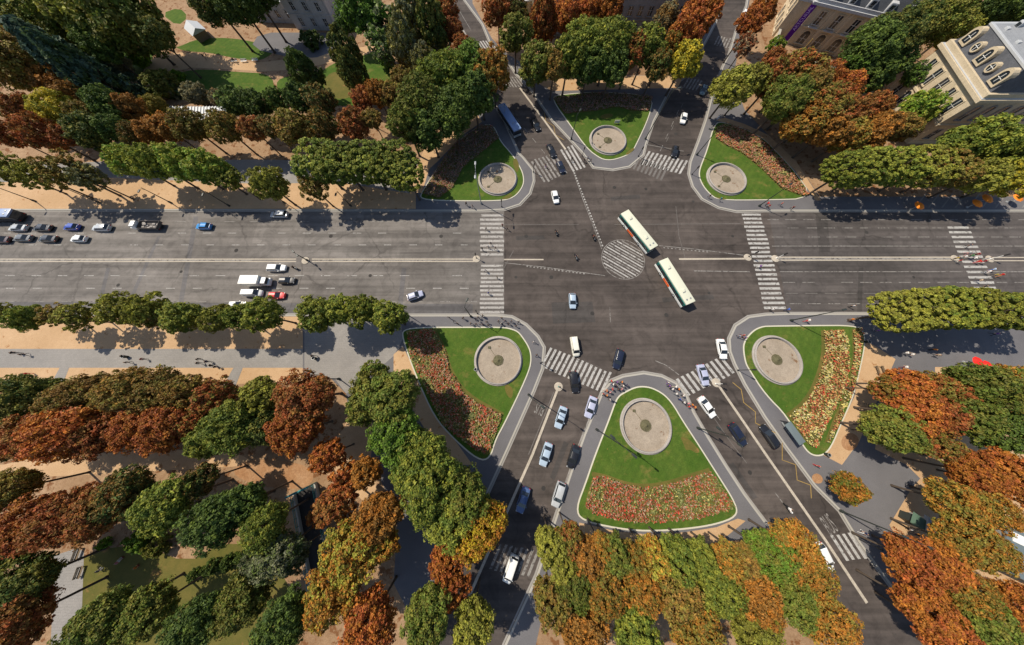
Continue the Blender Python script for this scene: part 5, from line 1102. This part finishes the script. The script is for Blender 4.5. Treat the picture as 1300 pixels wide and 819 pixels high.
for k in range(5):
    yy = y0+2.6+k*(y1-y0-5.2)/4; window(t, (x0, yy), 0, -1, 1.45, 3.9, 7.8, False); window(t, (x0, yy), 0, -1, 1.5, 2.8, 2.0, True)
    # dormers in the mansard
    b = bmesh.new(); rr_ = .95 if k % 2 else 1.15; hh_ = .55 if k % 2 else 1.5; n = 14
    prof = [(-rr_, -hh_), (rr_, -hh_)] if not k % 2 else []
    prof += [(rr_*math.cos(a), (hh_*.6 if not k % 2 else 0)+rr_*1.15*math.sin(a)) for a in ([i*math.pi/8 for i in range(9)] if not k % 2 else [i*math.pi/8 for i in range(16)])]
    fx, cz = x0+.35, 17.1; A = [b.verts.new((fx, yy-s, cz+q)) for s, q in prof]; B = [b.verts.new((fx, yy-s*.66, cz+q*.72)) for s, q in prof]; D = [b.verts.new((fx+1.7, yy-s, cz+q)) for s, q in prof]; m = len(prof)
    for i in range(m):
        j = (i+1) % m; b.faces.new((A[i], A[j], B[j], B[i])); b.faces.new((D[i], D[j], A[j], A[i]))
    bmesh.ops.recalc_face_normals(b, faces=b.faces); do = mesh_obj('dormer', b, M['stone'], t)
    b = bmesh.new(); b.faces.new([b.verts.new((fx+.1, yy-s*.7, cz+q*.76)) for s, q in prof]); mesh_obj('pane', b, M['glass'], do)
    b = bmesh.new(); box(b, fx+.02, fx+.08, yy-.05, yy+.05, cz-.8, cz+1.1); box(b, fx+.02, fx+.08, yy-.6, yy+.6, cz+.05, cz+.15); mesh_obj('glazing_bar', b, M['white_m'], do)
for k in range(9):
    xx = x0+3+k*3.7; window(t, (xx, y0), 1, 0, 1.4, 3.2, 8.0, True, 'stonegrey'); window(t, (xx, y0), 1, 0, 1.4, 2.8, 2.0, False, 'stonegrey')
for k in range(3):
    yy = y0+5+k*4.8; b = bmesh.new(); box(b, x0+4.6, x0+6.4, yy-.55, yy+.55, 20.3, 21.9, 0, .2); lu = mesh_obj('roof_dormer', b, M['zincpale'], t, True); b = bmesh.new(); box(b, x0+4.52, x0+4.62, yy-.38, yy+.38, 20.75, 21.6, 0, .02); mesh_obj('pane', b, M['glass'], lu)
    b = bmesh.new(); box(b, x0+3.1, x0+3.9, yy-.45, yy+.45, 20.1, 20.6, 0, .05); mesh_obj('skylight', b, M['zincpale'], lu)
for yy in (y0+3, y1-3):
    b = bmesh.new(); box(b, x0+10, x0+11.2, yy-1.4, yy+1.4, 20.5, 25); mesh_obj('chimney', b, M['stone'], ro)
# the auction mansion with the purple banner
C0 = Vector((92.7, 108.7)); ux = Vector((21, -9)).normalized(); ang = math.atan2(ux.y, ux.x)
t = empty('auction_house', (C0.x, C0.y, .1), ang); tag(t, 'ornate stone mansion with purple banner at upper right', 'building')
W2, D2 = 30.0, 26.0
b = bmesh.new(); box(b, 0, W2, 0, D2, 0, 11.0); box(b, -4.0, 0, 2.0, 13, 0, 10.2); mesh_obj('wall', b, M['stone'], t)
band(t, 'string_course', 0, W2, 0, D2, 5.0, 5.5, .3, 'stone'); band(t, 'cornice', 0, W2, 0, D2, 10.6, 11.3, .7, 'stonepale')
band(t, 'pavilion_cornice', -4.0, -.3, 2.0, 13, 9.8, 10.5, .35, 'stonepale')
b = bmesh.new()
for q in ((0, W2, -.3, 0), (-.3, 0, 0, D2)): box(b, q[0], q[1], q[2], q[3], 11.3, 12.1)
mesh_obj('parapet', b, M['stonepale'], t)
b = bmesh.new(); frustum(b, 1, W2-1, 1, D2-1, 11.3, 15.5, 2.2); ma = mesh_obj('mansard', b, M['slate'], t)
b = bmesh.new(); box(b, 3.1, W2-3.1, 3.1, D2-3.1, 15.45, 15.9, 0, .08); mesh_obj('roof', b, M['zinc'], t)
for k, xx in enumerate((4.2, 9.0, 14.0, 19.0, 24.5)):
    window(t, (xx, 0), 1, 0, 1.5, 3.3, 6.2, False, 'stone'); window(t, (xx, 0), 1, 0, 2.2, 2.4, 1.0, True, 'stone')
    b = bmesh.new(); box(b, xx-.9, xx+.9, 1.0, 3.0, 11.5, 14.0, 0, .25); do = mesh_obj('dormer', b, M['stonepale'], t); b = bmesh.new(); box(b, xx-.5, xx+.5, .93, 1.02, 12.0, 13.5, 0, .02); mesh_obj('pane', b, M['glass'], do)
    b = bmesh.new(); box(b, xx-1.3, xx+1.3, -.9, -.02, 5.5, 5.7, 0, .02)
    for q in range(9): tube(b, [(xx-1.2+q*.3, -.85, 5.7), (xx-1.2+q*.3, -.85, 6.5)], .04, 5)
    tube(b, [(xx-1.25, -.85, 6.5), (xx+1.25, -.85, 6.5)], .06, 5); mesh_obj('balcony', b, M['stonepale'], t)
for k, yy in enumerate((3.6, 7.4, 11.2)): window(t, (-4.0, yy), 0, -1, 1.3, 3.0, 5.9, True); window(t, (-4.0, yy), 0, -1, 1.3, 2.6, 1.0, True)
for yy in (16, 20, 24): window(t, (0, yy), 0, -1, 1.3, 3.0, 6.2, True); window(t, (0, yy), 0, -1, 1.3, 2.6, 1.0, True)
for xx in (1.3, 6.6, 11.5, 16.5, 21.8):
    b = bmesh.new(); box(b, xx-.35, xx+.35, -.24, 0, 5.55, 10.6); box(b, xx-.45, xx+.45, -.32, 0, .0, 5.0); mesh_obj('pilaster', b, M['stone'], t)
ban = empty('vertical_banner', (C0.x, C0.y, .1), ang); tag(ban, 'tall purple banner with white lettering on the ornate mansion corner', 'banner')
b = bmesh.new(); box(b, -.85, .75, -.55, -.48, 1.0, 11.0); mesh_obj('cloth', b, M['purple'], ban)
lettering('lettering', 'ARTCURIAL', M['banner_text'], Matrix(((0, -1.25, 0, -.05), (0, 0, -1, -.56), (1.18, 0, 0, 7.0), (0, 0, 0, 1))), None, ban)
b = bmesh.new(); tube(b, [(-.85, -.5, 11.02), (.75, -.5, 11.02)], .05, 6); tube(b, [(-.85, -.5, .98), (.75, -.5, .98)], .05, 6); tube(b, [(0, -.5, 11), (0, 0, 11)], .05, 6); mesh_obj('rod', b, M['white_m'], ban)
def wall_thing(a, b2, h, th, mat, label, name='garden_wall'):
    A, B = gp(*a), gp(*b2); d = B-A; m = (A+B)/2; t = empty(name, (m.x, m.y, .1), math.atan2(d.y, d.x)); tag(t, label, 'wall', 'garden walls'); L = d.length
    b = bmesh.new(); box(b, -L/2, L/2, -th/2, th/2, 0, h); mesh_obj('wall', b, M[mat], t); b = bmesh.new(); box(b, -L/2-.1, L/2+.1, -th/2-.12, th/2+.12, h, h+.18, 0, .03); mesh_obj('coping', b, M['kerb'], t)
wall_thing((1004, 78), (1060, 94), 1.3, .5, 'stone', 'low stone garden wall in front of the ornate mansion'); wall_thing((974, 76), (996, 6), 2.2, .5, 'stone', 'stone garden wall beside the north-east road')
wall_thing((1150, 178), (1240, 184), 1.6, .5, 'stonegrey', 'dark garden wall south of the cream mansion')
p = gp(1009, 75); t = empty('flagpole', (p.x, p.y, .1)); tag(t, 'yellow pole standing before the ornate mansion', 'pole'); g = bmesh.new(); tube(g, [(0, 0, 0), (0, 0, 5.6)], [.16, .1], 8); mesh_obj('shaft', g, M['yellow'], t, True); g = bmesh.new(); ball(g, (0, 0, 5.7), .16); mesh_obj('finial', g, M['yellow'], t, True)
# the long grey building at top centre
bx = gp(676, 46); X0, Y0 = bx.x, bx.y; LX = gp(868, 46).x-X0
t = empty('apartment_building', (X0, Y0, .1)); tag(t, 'long grey stone building behind the rusty trees at top centre', 'building')
b = bmesh.new(); box(b, 0, LX, 0, 20, 0, 19); mesh_obj('wall', b, M['stonegrey'], t)
band(t, 'string_course', 0, LX, 0, 20, 4.4, 4.8, .25, 'stonegrey'); band(t, 'cornice', 0, LX, 0, 20, 15.4, 16.0, .6, 'stonegrey')
b = bmesh.new(); frustum(b, .5, LX-.5, .5, 19.5, 19, 24, 3); mesh_obj('roof', b, M['slate'], t)
nw_ = int(LX/3.2)
for k in range(nw_):
    for z, hh in ((1.0, 2.4), (5.6, 2.6), (10.4, 2.6)): window(t, (1.8+k*(LX-3.6)/(nw_-1), 0), 1, 0, 1.3, hh, z, False, 'stonegrey')
for k in range(5):
    for z, hh in ((1.0, 2.4), (5.6, 2.6), (10.4, 2.6)): window(t, (0, 2.2+k*3.9), 0, -1, 1.4, hh, z, False, 'stone')
b = bmesh.new()
for k in range(6): box(b, -.35, -.02, .3+k*3.9-.35, .3+k*3.9+.35, 0, 15.3)
mesh_obj('pilaster', b, M['stone'], t)
# pale lit front left of it
A, B = gp(640, -6), gp(672, 40); d = A-B; L = d.length
t = empty('corner_house', (B.x-3.2, B.y+1.0, .1), math.atan2(d.y, d.x)); tag(t, 'sunlit cream house front at the top centre corner', 'building')
b = bmesh.new(); box(b, 0, L, -4, 0, 0, 7); mesh_obj('wall', b, M['stone'], t); b = bmesh.new(); box(b, -.3, L+.3, -4.3, .45, 7, 7.5, 0, .05); mesh_obj('cornice', b, M['stonepale'], t)
for k in range(6): window(t, (L-1.4-k*(L-2.8)/5, 0), -1, 0, 1.2, 2.4, 3.4, True); window(t, (L-1.4-k*(L-2.8)/5, 0), -1, 0, 1.2, 1.6, .8)
# the pale mansion at top left
A, B = gp(378, 38), gp(430, 40); d = B-A; L = d.length
t = empty('villa', (A.x, A.y, .1), math.atan2(d.y, d.x)); tag(t, 'pale two-storey villa in tree shade at upper left', 'building')
b = bmesh.new(); box(b, 0, L, 0, 14, 0, 9.0); box(b, -15, 0, 3.0, 14, 0, 6.0); mesh_obj('wall', b, M['stonepale'], t)
band(t, 'string_course', 0, L, 0, 14, 4.3, 4.6, .15, 'stonepale'); band(t, 'cornice', 0, L, 0, 14, 8.8, 9.3, .45, 'stonepale'); band(t, 'wing_cornice', -15, -.5, 3.0, 14, 5.8, 6.2, .3, 'stonepale')
b = bmesh.new(); frustum(b, .2, L-.2, .2, 13.8, 9.3, 11.5, 3); mesh_obj('roof', b, M['zinc'], t)
for k in range(3):
    xx = L*.22+k*L*.29
    for z in (1.3, 5.6): window(t, (xx, 0), 1, 0, 1.2, 2.2, z, False, 'stonepale')
for k in range(4): window(t, (-13+k*3.6, 3.0), 1, 0, 1.2, 2.2, 1.6, False, 'stonepale')
# hut in the park
p = gp(247, 36, 2.6); t = empty('park_hut', (p.x, p.y, .13), -.75); tag(t, 'small park hut with pale pitched roof at upper left', 'hut')
b = bmesh.new(); box(b, -2.6, 2.6, -2.0, 2.0, 0, 2.4); mesh_obj('wall', b, M['wood'], t)
b = bmesh.new(); vs = [b.verts.new(q) for q in ((-3, -2.4, 2.35), (3, -2.4, 2.35), (3, 2.4, 2.35), (-3, 2.4, 2.35), (-3, 0, 3.7), (3, 0, 3.7))]
for q in ((0, 1, 5, 4), (2, 3, 4, 5), (0, 4, 3), (1, 2, 5), (3, 2, 1, 0)): b.faces.new([vs[i] for i in q])
mesh_obj('roof', b, M['zincpale'], t); b = bmesh.new(); box(b, -.5, .5, -2.06, -1.98, 0, 2.0); mesh_obj('door', b, M['iron'], t)
# white-framed pavilion at the right edge
p = gp(1298, 712, 3.2); t = empty('garden_pavilion', (p.x+2, p.y, .13), -.45); tag(t, 'grey-green flat pavilion with white panels at lower right edge', 'pavilion')
b = bmesh.new(); box(b, -4, 4, -3.4, 3.4, 0, 3.0); mesh_obj('wall', b, M['greym'], t); b = bmesh.new(); box(b, -4.5, 4.5, -3.9, 3.9, 3.0, 3.3, 0, .05); ro = mesh_obj('roof', b, M['shelter_roof'], t)
for q in ((-3.6, -1.2, 1.6, 3.2), (-1.8, 1.0, -3.2, -1.6), (1.6, 3.8, .4, 2.4)):
    b = bmesh.new(); box(b, *q, 3.3, 3.42, 0, .02); mesh_obj('roof_panel', b, M['white_m'], ro)
print('objects', len(bpy.data.objects))
